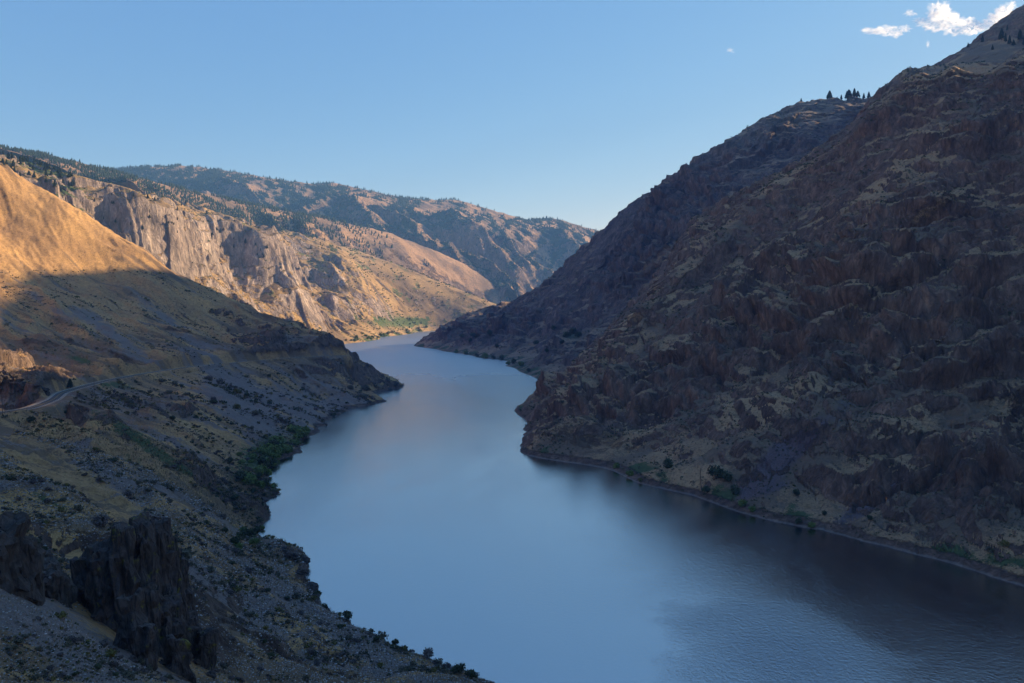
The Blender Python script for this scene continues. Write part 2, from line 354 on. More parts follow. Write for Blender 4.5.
# ------------------------------------------------------------------ near right wall
def bluffs(X, Y, Z0, ang, seed, size, k, near=1.0):
    """blocky basalt bluffs with grassy ledges: the slope is pushed out along its own normal, so faces bulge instead of spiking"""
    u, v = rot(X, Y, ang)
    wx = fbm(X/190, Y/190, 4, seed)*60; wy = fbm(X/170, Y/170, 4, seed+1)*60
    Z = Z0 + (ridged((v+wx)/250, (u+wy)/800, 3, seed+2, .5)-0.55)*60*k*ss(5, 90, Z0)
    Z += fbm(X/230, Y/230, 4, seed+3)*26*k
    nx, ny, nz = slope_of(X, Y, Z)
    sg = np.sign(nz); nx, ny, nz = nx*sg, ny*sg, nz*sg
    h = Z-Z0*0
    f1, f21, rid = cell((v+wx)/(62*size), (h*1.3+0.35*u+wy)/(52*size), seed+4)
    g1, g21, gid = cell((v+wx*.6)/(27*size), (h*1.2+0.4*u+wy*.6)/(24*size), seed+5)
    h1, h21, hid = cell((v+wx*.3)/(11*size)+f1*.4, (h*1.1+.4*u+wy*.3)/(11*size)+g1*.4, seed+6)
    on = 0.3+0.7*ss(-0.3, 0.2, fbm(X/260, Y/260, 4, seed+7)+0.10)
    def step(t, fr): return np.where(t < fr, t/fr, (1-t)/(1-fr))
    tt = Z+fbm(X/130, Y/130, 4, seed+8)*42+0.20*v
    q = tt/(37*size)
    lvl = np.floor(q).astype(np.int64); rnd = (_hash(lvl, lvl*7, seed) & np.uint32(255)).astype(np.float32)/255
    b = 15*size*step(q % 1.0, 0.6)*(0.25+0.9*rnd)*ss(-0.45, 0.25, fbm((v+wx)/120, u/200, 3, seed+12))
    tt = Z+fbm(X/50, Y/50, 4, seed+13)*14-0.15*v
    b = b+4.5*size*step((tt/(13*size)) % 1.0, 0.6)*ss(-0.4, 0.3, fbm(X/60, Y/60, 3, seed+14))
    b = b+15*size*ss(0, 0.75, 1-f1*1.25)*(0.15+rid)+9*size*ss(0, 0.7, 1-g1*1.2)*(0.1+gid)+3.6*size*ss(0, .6, 1-h1*1.15)*(.1+hid)
    b = b+(ridged((v+wx)/46, (u+wy)/170, 4, seed+10, .55)-.55)*9
    b = b+fbm(X/22, Y/22, 5, seed+9, 0.6)*3.2-14
    b = b*on*k*1.3
    # the ground sheet can fold only a little where it is pushed out
    return X+nx*b, Y+ny*b, Z+nz*b, on, v+wx, u+wy
RSH = [(1180,640),(1100,613),(1024,585),(960,565),(900,550),(860,540),(820,530),(770,520),(740,512),(700,497),(640,483),(610,470),(570,463),(532,456),(524,444),(528,425),(523,405),(540,390),(548,384)]
def build_right():
    c = [shore(*p) for p in RSH]
    for p in RSH[::2]:
        x, y, z = shore(*p); c.append((x-55, y-35, -28))
    cr = [(1060,52,980),(1024,57,1000),(960,62,1000),(905,68,1000),(880,88,1030),(868,97,1050),(850,122,1060),(800,158,1090),(750,184,1120),(720,199,1140),(690,218,1160),(662,262,1190),(630,300,1210),(600,333,1230),(570,362,1235)]
    for (a, b, Y) in cr:
        x, y, z = at(a, b, Y); c.append((x, y, z))
        if a < 900: c.append((x+60, y+170, z*0.6-20))
        else: c.append((x+60, y+230, z*(1.04 if a < 930 else 1.12)))  # unseen ground behind the crest, raised to block the sun
    c += [at(*p) for p in [(900,440,480),(900,340,560),(900,245,670),(900,150,830),(1024,470,420),(1024,400,490),(1024,300,580),(1024,200,720),(1024,110,880),
        (800,430,520),(800,340,620),(800,255,760),(800,200,920),(700,430,600),(700,350,720),(700,280,880),(700,240,1020),(640,410,680),(640,350,800),(640,300,980),(580,420,690),(580,380,800),(590,350,1000),(545,430,690),(545,405,800),(550,395,1000)]]
    # the part of the wall outside the frame, its unseen crest raised to shade the canyon
    c += [(420,250,60),(560,400,260),(700,300,500),(700,600,540),(600,430,450),(900,700,640),(800,600,520),(900,900,640),(900,1160,670),(1090,1130,640),(900,1360,700),(930,1500,730),(1050,1430,760),(700,1330,450),(650,100,340),(500,-100,220),(900,100,600),(1100,400,720),(1300,900,800),(1300,-200,700),(900,-400,560),(240,60,-20),(300,-300,-20)]
    f = TPS(c, 2e-4)
    X, Y = fan(-0.06, (0.70, 7.0), 1350, -60, 1550, 1200, 160)
    Z0 = f(X, Y)
    kk = ss(-5, 25, Z0)*0.95+0.05
    PX, PY = project(X, Y, Z0)
    kc = kk*(0.45+0.5*ss(0, 25, PY-np.interp(PX, *zip(*[(p[0], p[1]) for p in cr[::-1]]))))
    X, Y, Z, on, V, U = bluffs(X, Y, Z0, 30, 101, 0.85, kc)
    Z = fix_skyline(X, Y, Z, [p for p in cr if p[0] <= 1024])
    # grassy shelf over a tall cliff by the right edge, and the headland cliff
    cl = blob(PX,PY,985,500,60,60,0)
    Z += cl*8
    Z = np.where(Z0 < 6, Z*ss(-10, 6, Z0)+Z0*(1-ss(-10, 6, Z0)), Z)
    nx, ny, nz = slope_of(X, Y, Z); PX, PY = project(X, Y, Z)
    rock = ss(0.79, 0.695, nz+0.08*fbm(X/20, Y/20, 5, 7, .6)+0.17*fbm(V/34, U/190, 4, 71))*1.0
    rock -= 1.2*blob(PX,PY,965,414,75,12,-14)+0.7*blob(PX,PY,980,70,70,9,0)+0.6*blob(PX,PY,930,210,60,12,-35)+0.6*blob(PX,PY,630,315,50,12,20)+0.5*blob(PX,PY,880,290,60,10,-30)+0.5*blob(PX,PY,640,410,30,8,20)
    scree = (1.5*blob(PX,PY,795,445,70,14,-38)+0.9*blob(PX,PY,870,500,60,14,-30)+0.7*blob(PX,PY,760,490,40,12,-10))*(0.8+0.7*fbm(X/30, Y/30, 3, 8))
    rock -= 0.8*blob(PX,PY,790,450,60,18,-35)+0.3*blob(PX,PY,700,470,60,12,0)
    rock += 0.5*blob(PX,PY,590,435,70,22,8)+0.5*blob(PX,PY,975,480,60,40,0)+0.4*blob(PX,PY,855,450,30,20,0)
    green = 0.9*ss(12, 3, Z)*ss(0.0, 0.4, fbm(X/40, Y/40, 3, 19))+0.3*blob(PX,PY,640,410,20,6,0)
    brown = 0.45+0.9*fbm(X/60, Y/60, 4, 23)
    rock = np.maximum(rock, ss(5, 1.5, Z)*0.8)
    GRIDS['right'] = (X, Y, Z, rock, scree)
    return grid_mesh('hills', X, Y, Z, mat_right, (rock, scree, green, brown))

def build_right_far():
    sh = [(548,384),(545,383),(520,372),(505,366),(480,358),(440,351),(411,346)]
    c = [shore(*p) for p in sh]
    for p in sh: x, y, z = shore(*p); c.append((x-60, y-60, -30))
    c += [(-180,2420,-5),(-60,2600,-10),(150,2750,-10),(-200,2600,-30)]
    cr = [(425,336,2290),(440,325,2330),(470,311,2350),(500,303,2330),(520,296,2280),(545,280,2220),(570,255,2150),(600,229,2080),(625,206,2020),(650,189,1980),(690,159,1930),(720,143,1950),(745,128,2000),(770,113,2060),(800,101,2120),(840,97,2160),(870,97,2180),(920,90,2250)]
    for (a, b, Y) in cr:
        x, y, z = at(a, b, Y); c.append((x, y, z)); c.append((x+130, y+300, z*0.55-30))
    c += [at(*p) for p in [(470,335,2100),(500,340,1900),(540,330,1850),(540,360,1550),(580,320,1750),(580,350,1420),(620,290,1650),(620,240,1870),(660,250,1600),(680,215,1700),(720,190,1700),(760,160,1800),(800,140,1850),(850,125,1950)]]
    c += [(600,1350,200),(800,1500,300),(300,1300,60)]
    f = TPS(c, 2e-4)
    X, Y = fan(-0.16, 0.62, 900, 1180, 2750, 900, 200)
    Z0 = f(X, Y)
    kk = ss(0, 35, Z0)
    PX, PY = project(X, Y, Z0)
    kc = kk*1.1*(0.5+0.5*ss(0, 20, PY-np.interp(PX, *zip(*[(p[0], p[1]) for p in cr]))))
    X, Y, Z, on, V, U = bluffs(X, Y, Z0, 38, 207, 1.0, kc); Z = fix_skyline(X, Y, Z, cr)
    Z = np.where(Z0 < 6, Z*ss(-10, 6, Z0)+Z0*(1-ss(-10, 6, Z0)), Z)
    nx, ny, nz = slope_of(X, Y, Z); PX, PY = project(X, Y, Z)
    rock = ss(0.81, 0.70, nz+0.08*fbm(X/24, Y/24, 5, 7, .6)+0.17*fbm(V/42, U/230, 4, 71))
    rock += 0.6*blob(PX,PY,650,220,70,22,-45)-0.8*blob(PX,PY,655,262,50,10,-42)-0.5*blob(PX,PY,470,325,50,8,-10)-0.6*blob(PX,PY,800,115,50,12,-5)
    green = ss(14, 4, Z)*0.8*ss(-.25,.25,fbm(X/25, Y/25, 4, 18))+0.6*blob(PX,PY,570,335,16,7,0)+0.35*ss(0.1, 0.5, fbm(X/60, Y/60, 4, 19))
    brown = 0.5+0.9*fbm(X/80, Y/80, 4, 23)
    GRIDS['rfar'] = (X, Y, Z, rock, rock*0)
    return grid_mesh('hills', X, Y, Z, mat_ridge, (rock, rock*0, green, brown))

def build_peak():
    cr = [(880,110,1650),(925,68,1700),(945,58,1700),(965,46,1720),(990,26,1740),(1010,12,1760),(1030,0,1780),(1080,-30,1800),(1160,-60,1850),(1300,-90,1900)]
    c = []
    for (a, b, Y) in cr:
        x, y, z = at(a, b, Y); c += [(x, y, z), (x+50, y+350, z*0.7), (x-20, y-330, z*0.72)]
    c += [(700,1300,250),(1000,1250,420),(1500,1300,600),(2200,1500,600),(1560,1710,905),(1700,1700,925)]  # the last points are unseen heights, raised to shade the left hillside
    f = TPS(c, 2e-4)
    X, Y = fan(0.36, 1.1, 420, 1250, 2300, 420, 200)
    Z = f(X, Y); X, Y, Z, on, V, U = bluffs(X, Y, Z, 40, 307, 1.0, 0.35); Z = fix_skyline(X, Y, Z, cr)
    nx, ny, nz = slope_of(X, Y, Z)
    rock = ss(0.84, 0.66, nz+0.1*fbm(X/22, Y/22, 4, 7))
    brown = 0.7+0.9*fbm(X/60, Y/60, 4, 23)
    GRIDS['peak'] = (X, Y, Z, rock, rock*0)
    return grid_mesh('hills', X, Y, Z, mat_right, (rock, rock*0, rock*0, brown))

# ------------------------------------------------------------------ sunlit cliffs across the bend
def build_cliffs():
    c = []
    sh = [(250,366),(300,352),(340,344.5),(380,337.5),(415,332.5),(432,331)]
    for p in sh: c.append(shore(*p))
    for p in sh: x, y, z = shore(*p); c.append((x+90, y-60, -30))
    c += [(-150,3330,0),(0,3350,0),(300,3400,0),(-150,3200,-30),(300,3200,-30),(-560,1400,-10),(-620,1300,-30)]
    # rim of the grassy bench over the cliffs
    rim = [(-60,140,1500),(0,152,1530),(40,164,1570),(95,180,1700),(150,192,1950),(205,207,2300),(250,222,2700),(300,233,3250),(350,247,3600),(400,265,3750),(450,285,3680),(497,304,3560),(540,318,3500)]
    for (a, b, Y) in rim:
        x, y, z = at(a, b, Y); c.append((x, y, z)); c.append((x-160, y+150, z+8)); c.append((x-420, y+330, z*0.8))
    f = TPS(c, 2e-4)
    X, Y = fan(-0.85, 0.08, 1000, 1280, 4300, 1150, 100)
    Z0 = f(X, Y)
    # s along the wall, w out from it
    s_, w_ = rot(X, Y, 70)
    wx = fbm(X/240, Y/240, 4, 401)*90
    kk = ss(0, 90, Z0)*(0.25+0.75*ss(3600, 2900, Y))
    # spurs and gullies that run out of the wall
    sp = ridged((s_+wx*0.8)/330+0.2, w_/900, 4, 403)
    Z = Z0+(sp-0.6)*80*kk
    for (a, b, wd, A) in (((95,182,1700),(212,275,1720),75,62),((232,215,2500),(300,322,2130),80,66),((330,244,3300),(385,312,2820),110,55),((400,270,3650),(440,315,3400),90,22),
                          ((215,214,2330),(268,300,1990),65,-50),((290,235,3050),(345,312,2500),85,-55),((60,190,1600),(130,270,1570),60,-40)):
        p = np.array(at(*a))[:2]; q_ = np.array(at(*b))[:2]; A *= 1.35; d_ = q_-p; L_ = float(np.hypot(*d_)); d_ = d_/L_
        al_ = (X+wx*.3-p[0])*d_[0]+(Y+wx*.3-p[1])*d_[1]; ac = (X+wx*.3-p[0])*-d_[1]+(Y+wx*.3-p[1])*d_[0]
        Z += A*np.exp(-np.abs(ac/wd)**1.5)*ss(-60, 60, al_)*ss(L_*1.05, L_*0.5, al_)*kk
    Z += (ridged((s_+wx)/110, w_/330, 4, 405)-0.55)*48*kk*ss(3600,2600,Y)
    Z += fbm(X/160, Y/160, 5, 406)*14*kk
    # cliff band: steep where the height lies in a band under the rim
    zr = np.interp(Y, [1500, 3300, 3700, 3900], [362, 362, 290, 180])
    q = Z/zr + fbm(X/200, Y/200, 4, 407)*0.12
    str_ = (ss(0.50, 0.80, q)-np.clip((q-0.36)/(0.92-0.36), 0, 1))*zr*0.34
    cm = ss(3300, 2600, Y)
    Z = np.maximum(Z+str_*kk*cm, Z*0.8)
    Z = np.maximum(Z, Z0*0.55-2)
    st = ((Z+fbm(X/90, Y/90, 3, 408)*20)/26) % 1.0
    Z += kk*cm*ss(0.3, 0.6, q)*(ss(0, 0.3, st)-st)*12
    f1, f21, rid = cell((s_+wx)/30, (w_+wx)/60, 41)
    Z += kk*ss(0.35, 0.55, q)*ss(1.15, 0.9, q)*ss(0,.7,1-f1)*20*rid*cm
    Z += fbm(X/30, Y/30, 6, 409, 0.6)*5*kk
    Z = fix_skyline(X, Y, Z, rim, 30)
    nx, ny, nz = slope_of(X, Y, Z); PX, PY = project(X, Y, Z)
    rock = ss(0.74, 0.52, nz+0.16*fbm(X/30, Y/30, 4, 7))
    rock -= 0.5*blob(PX,PY,380,290,60,14,30)
    green = ss(14, 3, Z)*1.0*ss(-0.2, 0.3, fbm(X/60, Y/60, 3, 19))+0.5*ss(0.15, 0.5, fbm(X/70, Y/70, 4, 29))*(1-rock)*ss(1900, 2100, Y)+0.8*blob(PX,PY,400,322,40,8,0)
    green += 0.8*blob(PX,PY,30,160,50,14,15)+0.8*blob(PX,PY,70,195,30,16,40)
    brown = 0.35+0.8*fbm(X/120, Y/120, 4, 23)
    scree = ss(0.1, 0.5, fbm(s_/40, w_/200, 4, 31))*0.5*ss(0.6, 0.4, q)
    GRIDS['cliff'] = (X, Y, Z, rock, scree)
    return grid_mesh('hills', X, Y, Z, mat_cliff, (rock, scree, green, brown))

def far_range(crest, mid, rr, Yr, n, seed, amp, k2, key, greenbias, floor=-10):
    c = []
    for (a, b, Y) in crest:
        x, y, z = at(a, b, Y); c += [(x, y, z), (x, y+Y*0.18, z*0.5)]
    c += [at(*p) for p in mid]
    f = TPS(c, 2e-4)
    X, Y = fan(*rr, n[0], *Yr, n[1], 100)
    Z0 = f(X, Y)
    wx = fbm(X/700, Y/700, 4, seed)*260; wy = fbm(X/650, Y/650, 4, seed+1)*260
    PX, PY = project(X, Y, Z0)
    sky_y = np.interp(PX, [p[0] for p in crest], [p[1] for p in crest])
    dmp = 0.06+0.94*ss(0, 45, PY-sky_y)      # the crest line itself stays smooth
    U1, V1 = rot(X+wx*.7, Y+wy*.7, -35)
    def rr_(x, y, sd): n_ = pn(x, y, sd); return 1-np.sqrt(n_*n_+0.035)
    Z = Z0+((rr_(U1/1500, V1/620, seed+2)-0.62)+(rr_(U1/560, V1/250, seed+4)-0.62)*0.42+(rr_(U1/260, V1/120, seed+6)-0.62)*0.15)*amp*dmp
    Z += fbm(X/90, Y/90, 4, seed+3)*amp*0.04*(0.4+dmp)
    Z = np.maximum(fix_skyline(X, Y, Z, crest), floor)
    nx, ny, nz = slope_of(X, Y, Z)
    rock = ss(0.72, 0.5, nz)*0.7
    shady = -nx*1.1-ny*0.5-0.12      # forest keeps to the slopes turned away from the sun and to the heights
    green = ss(-0.15, 0.25, shady+0.35*fbm(X/300, Y/300, 5, seed+9)+greenbias)
    brown = 0.4+0.8*fbm(X/220, Y/220, 4, 23)
    GRIDS[key] = (X, Y, Z, rock, green)
    return grid_mesh('hills', X, Y, Z, mat_far, (rock, rock*0, green, brown))
build_left(); build_right(); build_right_far(); build_peak(); build_cliffs()
# wooded spur behind the cliffs, then the far range
far_range([(-80,140,2900),(0,147,2950),(60,157,3000),(110,170,3150),(160,183,3300),(210,195,3500),(260,206,3700),(320,217,4000),(388,232,4300),(440,252,4500),(480,270,4600),(515,289,4700),(545,303,4750),(620,312,4900)],
          [(200,240,3000),(300,262,3500),(400,285,4000),(470,305,4300)], (-0.75, 0.15), (2700, 5400), (640, 640), 501, 420, 1, 'spur', 0.06)
far_range([(-120,150,5700),(0,162,5700),(60,170,5700),(110,169,5800),(135,167,5800),(180,165,5900),(225,170,5900),(270,178,5900),(315,184,6000),(330,182,6000),(350,186,6000),(400,197,6100),(440,200,6100),(455,199,6100),(470,203,6100),(500,212,6200),(530,220,6300),(545,218,6300),(560,219,6300),(585,227,6300),(640,240,6400),(760,250,6500),(900,250,6500)],
          [(0,250,4700),(150,250,4700),(300,245,4800),(400,245,5000),(470,262,5000),(530,290,5200),(580,300,5300),(640,300,5500),(460,232,5400),(545,260,5600)], (-0.9, 0.5), (4500, 7600), (860, 760), 601, 620, 1, 'far', 0.15)
# ------------------------------------------------------------------ ground sheet and water
def plane(name, x0, x1, y0, y1, z, mat):
    me = bpy.data.meshes.new(name); me.from_pydata([(x0,y0,z),(x1,y0,z),(x1,y1,z),(x0,y1,z)], [], [(0,1,2,3)]); me.materials.append(mat)
    o = bpy.data.objects.new(name, me); COL.objects.link(o); o['kind'] = 'structure'; return o
g = NT('river_bed'); g.b.inputs['Roughness'].default_value = 1
g.l(g.ramp(g.noise(0.01, 5), [(0.3, (0.16, 0.12, 0.08)), (0.7, (0.24, 0.18, 0.1))]), g.b.inputs['Base Color'])
GROUND = plane('ground', -6200, 5200, -1500, 7900, -16, g.m)
def water_mat():
    m = NT('river_water'); b = m.b
    b.inputs['Base Color'].default_value = (0.001, 0.003, 0.005, 1); b.inputs['IOR'].default_value = 2.3; b.inputs['Specular IOR Level'].default_value = 0.5
    # wind streaks: smoother and rougher patches
    st = m.noise(0.007, 6, 0.62, vec=m.map((1.0, 0.45, 1), 0.3), dist=1.6)
    rg = m.ramp(st, [(0.38, (0.07,)*3), (0.64, (0.12,)*3)]); m.l(rg, b.inputs['Roughness'])
    w1 = m.noise(0.8, 4, 0.7, vec=m.map((0.9, 0.62, 1), 0.1)); w2 = m.noise(0.11, 3, 0.6, vec=m.map((1.0, 0.5, 1), -0.4)); w3 = m.noise(1.6, 3, 0.6)
    h = m.math('ADD', m.math('ADD', m.math('MULTIPLY', w1, 2.4), m.math('MULTIPLY', w2, 0.5)), m.math('MULTIPLY', w3, 0.2))
    # the gusty patch under the tall right-hand cliff
    pt = m.n('ShaderNodeVectorMath', operation='DISTANCE'); m.l(m.map((1.0, 0.6, 1)), pt.inputs[0]); pt.inputs[1].default_value = (88, 166, 0)
    gust = m.math('MULTIPLY', m.ramp(m.math('ADD', m.math('MULTIPLY', pt.outputs['Value'], 1/55), m.math('MULTIPLY', m.math('SUBTRACT', m.noise(.03, 4), .5), .9)), [(0.15, (1, 1, 1)), (0.75, (0, 0, 0))]), 1.0)
    bp = m.n('ShaderNodeBump'); bp.inputs['Strength'].default_value = 1.0
    sy = m.n('ShaderNodeSeparateXYZ'); m.l(m.pos(), sy.inputs[0])      # the breeze in the far, open reach
    far_w = m.ramp(m.math('MULTIPLY', sy.outputs[1], 1/3000), [(0.25, (0, 0, 0)), (0.55, (1, 1, 1))]); gust = m.math('ADD', gust, m.math('MULTIPLY', far_w, 0.5))
    m.l(h, bp.inputs['Height']); m.l(m.math('ADD', m.ramp(st, [(0.38, (0.035,)*3), (0.64, (0.06,)*3)]), m.math('MULTIPLY', gust, 0.20)), bp.inputs['Distance']); m.l(bp.outputs[0], b.inputs['Normal'])
    rg = m.math('ADD', rg, m.math('MULTIPLY', far_w, 0.26)); m.l(rg, b.inputs['Roughness'])
    gl = m.n('ShaderNodeBsdfGlossy'); gl.inputs['Color'].default_value = (0.84, 0.87, 0.90, 1); m.l(rg, gl.inputs['Roughness']); m.l(bp.outputs[0], gl.inputs['Normal'])
    mx = m.n('ShaderNodeMixShader'); mx.inputs[0].default_value = 0.50; m.l(b.outputs[0], mx.inputs[1]); m.l(gl.outputs[0], mx.inputs[2]); m.l(mx.outputs[0], m.t.nodes['Material Output'].inputs['Surface'])
    return m.m
plane('water', -1500, 1300, -1200, 4200, 0, water_mat())
# ------------------------------------------------------------------ haze
hz = bpy.data.materials.new('haze_air'); hz.use_nodes = True; t = hz.node_tree; t.nodes.remove(t.nodes['Principled BSDF'])
pv = t.nodes.new('ShaderNodeVolumePrincipled'); pv.inputs['Color'].default_value = (0.22, 0.50, 1.0, 1); pv.inputs['Density'].default_value = 0.00007; pv.inputs['Anisotropy'].default_value = 0.0
t.links.new(pv.outputs[0], t.nodes['Material Output'].inputs['Volume'])
def box(name, x0, x1, y0, y1, z0, z1, mat):
    me = bpy.data.meshes.new(name); bm = bmesh.new(); bmesh.ops.create_cube(bm, size=1)
    for v in bm.verts: v.co = ((x0+x1)/2+v.co.x*(x1-x0), (y0+y1)/2+v.co.y*(y1-y0), (z0+z1)/2+v.co.z*(z1-z0))
    bm.to_mesh(me); bm.free(); me.materials.append(mat); o = bpy.data.objects.new(name, me); COL.objects.link(o); return o
ZMAX = max(float(g_[2].max()) for g_ in GRIDS.values()); print('ZMAX', ZMAX)
tag(box('haze', -6300, 5300, -1600, 8000, -17, ZMAX+60, hz), kind='stuff')

# ================================================================== objects
for k_, g_ in list(GRIDS.items()):
    X, Y, Z = g_[:3]; st_ = 2
    Xs, Ys, Zs = X[::st_, ::st_], Y[::st_, ::st_], Z[::st_, ::st_]
    px_, py_ = project(Xs, Ys, Zs); py_ = np.where(Ys < 25, 1e6, py_)
    vis = np.minimum.accumulate(py_, axis=0)
    nr_ = np.roll(vis, 1, axis=0); nr_[0] = 1e9
    ok = (py_ <= nr_+0.3) & (py_ < 1e5) & (Zs > 0.3) & (Ys > 5)
    dA = np.zeros(Xs.shape+(3,)); dB = dA.copy(); Q_ = np.stack([Xs, Ys, Zs], -1); dA[:, :-1] = Q_[:, 1:]-Q_[:, :-1]; dB[:-1] = Q_[1:]-Q_[:-1]
    GRIDS[k_] = dict(full=g_, dA=dA[ok], dB=dB[ok], X=Xs[ok], Y=Ys[ok], Z=Zs[ok], px=px_[ok], py=py_[ok], m1=g_[3][::st_, ::st_][ok], m2=g_[4][::st_, ::st_][ok])
def on_ground(key, px, py, tol=2.5):
    """visible ground point nearest that place in the view of the terrain"""
    G = GRIDS[key]; d = (G['px']-px)**2+(G['py']-py)**2
    i = int(np.argmin(d)); 
    if d[i] > tol*tol: return None
    return (float(G['X'][i]), float(G['Y'][i]), float(G['Z'][i]))
def simple(name, rgb, rough=0.9, var=0.35, scale=3.0, trans=0.0):
    m = NT(name); m.b.inputs['Roughness'].default_value = rough
    n = m.noise(scale, 3, 0.6); lo = tuple(c*(1-var) for c in rgb); hi = tuple(c*(1+var) for c in rgb)
    m.l(m.ramp(n, [(0.3, lo), (0.7, hi)]), m.b.inputs['Base Color']); return m.m
M_SAGE = simple('sage_leaves', (0.115, 0.108, 0.075)); M_GREY = simple('bare_twigs', (0.125, 0.105, 0.10))
M_GREEN = simple('willow_leaves', (0.13, 0.175, 0.05)); M_DGREEN = simple('juniper_leaves', (0.06, 0.075, 0.04))
M_GOLD = simple('yellowing_leaves', (0.15, 0.13, 0.04)); M_PINE = simple('pine_needles', (0.035, 0.052, 0.032)); M_BARK = simple('bark', (0.10, 0.07, 0.05))
def mesh_from(name, V, F, mat):
    me = bpy.data.meshes.new(name); me.from_pydata([tuple(v) for v in V], [], F); me.materials.append(mat); return me
def shrub_mesh(name, n, mat, seed, tall=0.8, leaf=0.13, lobes=5):
    """unit-high leafy shrub: leaf clumps spread through a few overlapping lobes, with stems"""
    r = np.random.default_rng(seed); V = []; F = []
    L = [(r.uniform(-.3, .3), r.uniform(-.3, .3), r.uniform(.3, .62)*tall, r.uniform(.22, .38)) for _ in range(lobes)]+[(0, 0, .5*tall, .42)]
    for i in range(n):
        lx, ly, lz, lr = L[r.integers(len(L))]
        d = r.normal(size=3); d /= np.linalg.norm(d); p = np.array([lx, ly, lz])+d*lr*r.uniform(.45, 1.08)**.7; p[2] = max(p[2], .03)
        a = r.normal(size=3); a /= np.linalg.norm(a); b = np.cross(a, d); b /= np.linalg.norm(b)+1e-6
        s_ = leaf*r.uniform(.6, 1.3); k = len(V)
        V += [p-a*s_, p+b*s_*.6, p+a*s_, p-b*s_*.6]; F.append((k, k+1, k+2, k+3))
    for i in range(6):
        k = len(V); a = r.uniform(0, 6.28); e = np.array([math.cos(a)*.3, math.sin(a)*.3, .6*tall]); s_ = .018
        V += [(-s_, 0, -.15), (s_, 0, -.15), (e[0]+s_, e[1], e[2]), (e[0]-s_, e[1], e[2])]; F.append((k, k+1, k+2, k+3))
    return mesh_from(name, V, F, mat)
def conifer_meshes(seed, tiers=11, n=34, spread=0.2, bare=0.16, ragged=0.4):
    """unit-high conifer: tapered trunk, and a ragged crown of drooping boughs"""
    r = np.random.default_rng(seed); V = []; F = []
    for j, z in enumerate((-.05, .25, .6, .97)):
        rad = .022*(1.05-z)
        for i in range(6): V.append((rad*math.cos(i*1.047), rad*math.sin(i*1.047), z))
        if j:
            for i in range(6): a = (j-1)*6+i; b = (j-1)*6+(i+1) % 6; F.append((a, b, b+6, a+6))
    tr = mesh_from('trunk', V, F, M_BARK); V = []; F = []
    for i in range(tiers*n):
        z = bare+(1-bare)*r.random()**0.85; ln = spread*(1-(z-bare)/(1-bare))**.75*r.uniform(1-ragged, 1.15)+.015
        a = r.uniform(0, 6.28); c, s_ = math.cos(a), math.sin(a); w_ = .035+.25*ln; dr = -ln*r.uniform(.05, .45); i0 = r.uniform(0, .5)
        k = len(V); t_ = r.uniform(-.03, .03)
        V += [(c*ln*i0, s_*ln*i0, z+.02), (c*ln*.75-s_*w_, s_*ln*.75+c*w_, z+dr*.7+t_), (c*ln, s_*ln, z+dr), (c*ln*.75+s_*w_, s_*ln*.75-c*w_, z+dr*.7-t_)]
        F.append((k, k+1, k+2, k+3))
    return tr, mesh_from('crown', V, F, M_PINE)
CON = [conifer_meshes(i, spread=sp_, bare=b_) for i, (sp_, b_) in enumerate(((.17, .12), (.21, .2), (.14, .15), (.24, .28)))]
def conifer(loc, h, i, label, group=None, cat='pine tree', wide=1.0):
    h *= random.uniform(.68, 1.0)
    r_ = bpy.data.objects.new('pine_tree', None); COL.objects.link(r_); r_.location = (loc[0], loc[1], loc[2]-0.02*h); r_.scale = (h*wide, h*wide, h); r_.rotation_euler = (0, 0, random.uniform(0, 6.28)); r_.empty_display_size = .1
    tag(r_, label, cat, group)
    for nm, me in zip(('trunk', 'crown'), CON[i % 4]):
        c = bpy.data.objects.new(nm, me); COL.objects.link(c); c.parent = r_
    return r_
def px_h(Y, n): return n*Y/FPX
SHR = {k: [shrub_mesh('shrub_leaves', n, m, 50+i+j*7, t, lf) for i in range(3)] for j, (k, n, m, t, lf) in enumerate((('sage', 170, M_SAGE, .8, .13), ('grey', 260, M_GREY, .8, .09), ('green', 420, M_GREEN, .95, .10), ('dark', 380, M_DGREEN, 1.0, .10), ('gold', 220, M_GOLD, .8, .11)))}
def shrub(name, kind, loc, h, label, cat='shrub', group=None, wide=1.0):
    o = bpy.data.objects.new(name, random.choice(SHR[kind])); COL.objects.link(o)
    o.location = (loc[0], loc[1], loc[2]-.06*h); o.scale = (h*wide, h*wide, h); o.rotation_euler = (0, 0, random.uniform(0, 6.28))
    return tag(o, label, cat, group)

# ---- riverside shrubs and trees on the left bank
n_ = 0
for (cx, cy, rx, ry, cnt, lo, hi) in ((300,436,8,5,6,7,13),(285,447,12,6,9,6,11),(272,458,12,6,10,7,13),(262,470,14,6,10,7,12),(250,480,14,6,8,6,11),(268,486,9,3,6,6,10),(240,464,14,8,6,4,8)):
    for i in range(cnt):
        p = on_ground('left', cx+random.uniform(-rx, rx), cy+random.uniform(-ry, ry), 5)
        hh_ = random.uniform(lo, hi)
        if p: shrub('riverside_willow', 'green' if random.random() < .7 else 'dark', p, px_h(p[1], hh_), ('tall ' if hh_ > (lo+hi)/2 else 'low ')+{300: 'green willow in the far tip of the thicket lining the left bank inlet', 285: 'green willow in the far half of the thicket lining the left bank inlet', 272: 'green willow where the left bank thicket is thickest, at the water', 262: 'green willow at the water in the near half of the left bank thicket', 250: 'green willow in the near end of the thicket, back from the water', 268: 'green willow on the small green spit that sticks out into the water', 240: 'small green willow on the slope just above the left bank thicket'}[cx], 'willow', 'green willows crowding the left bank inlet', random.uniform(.9, 1.3))
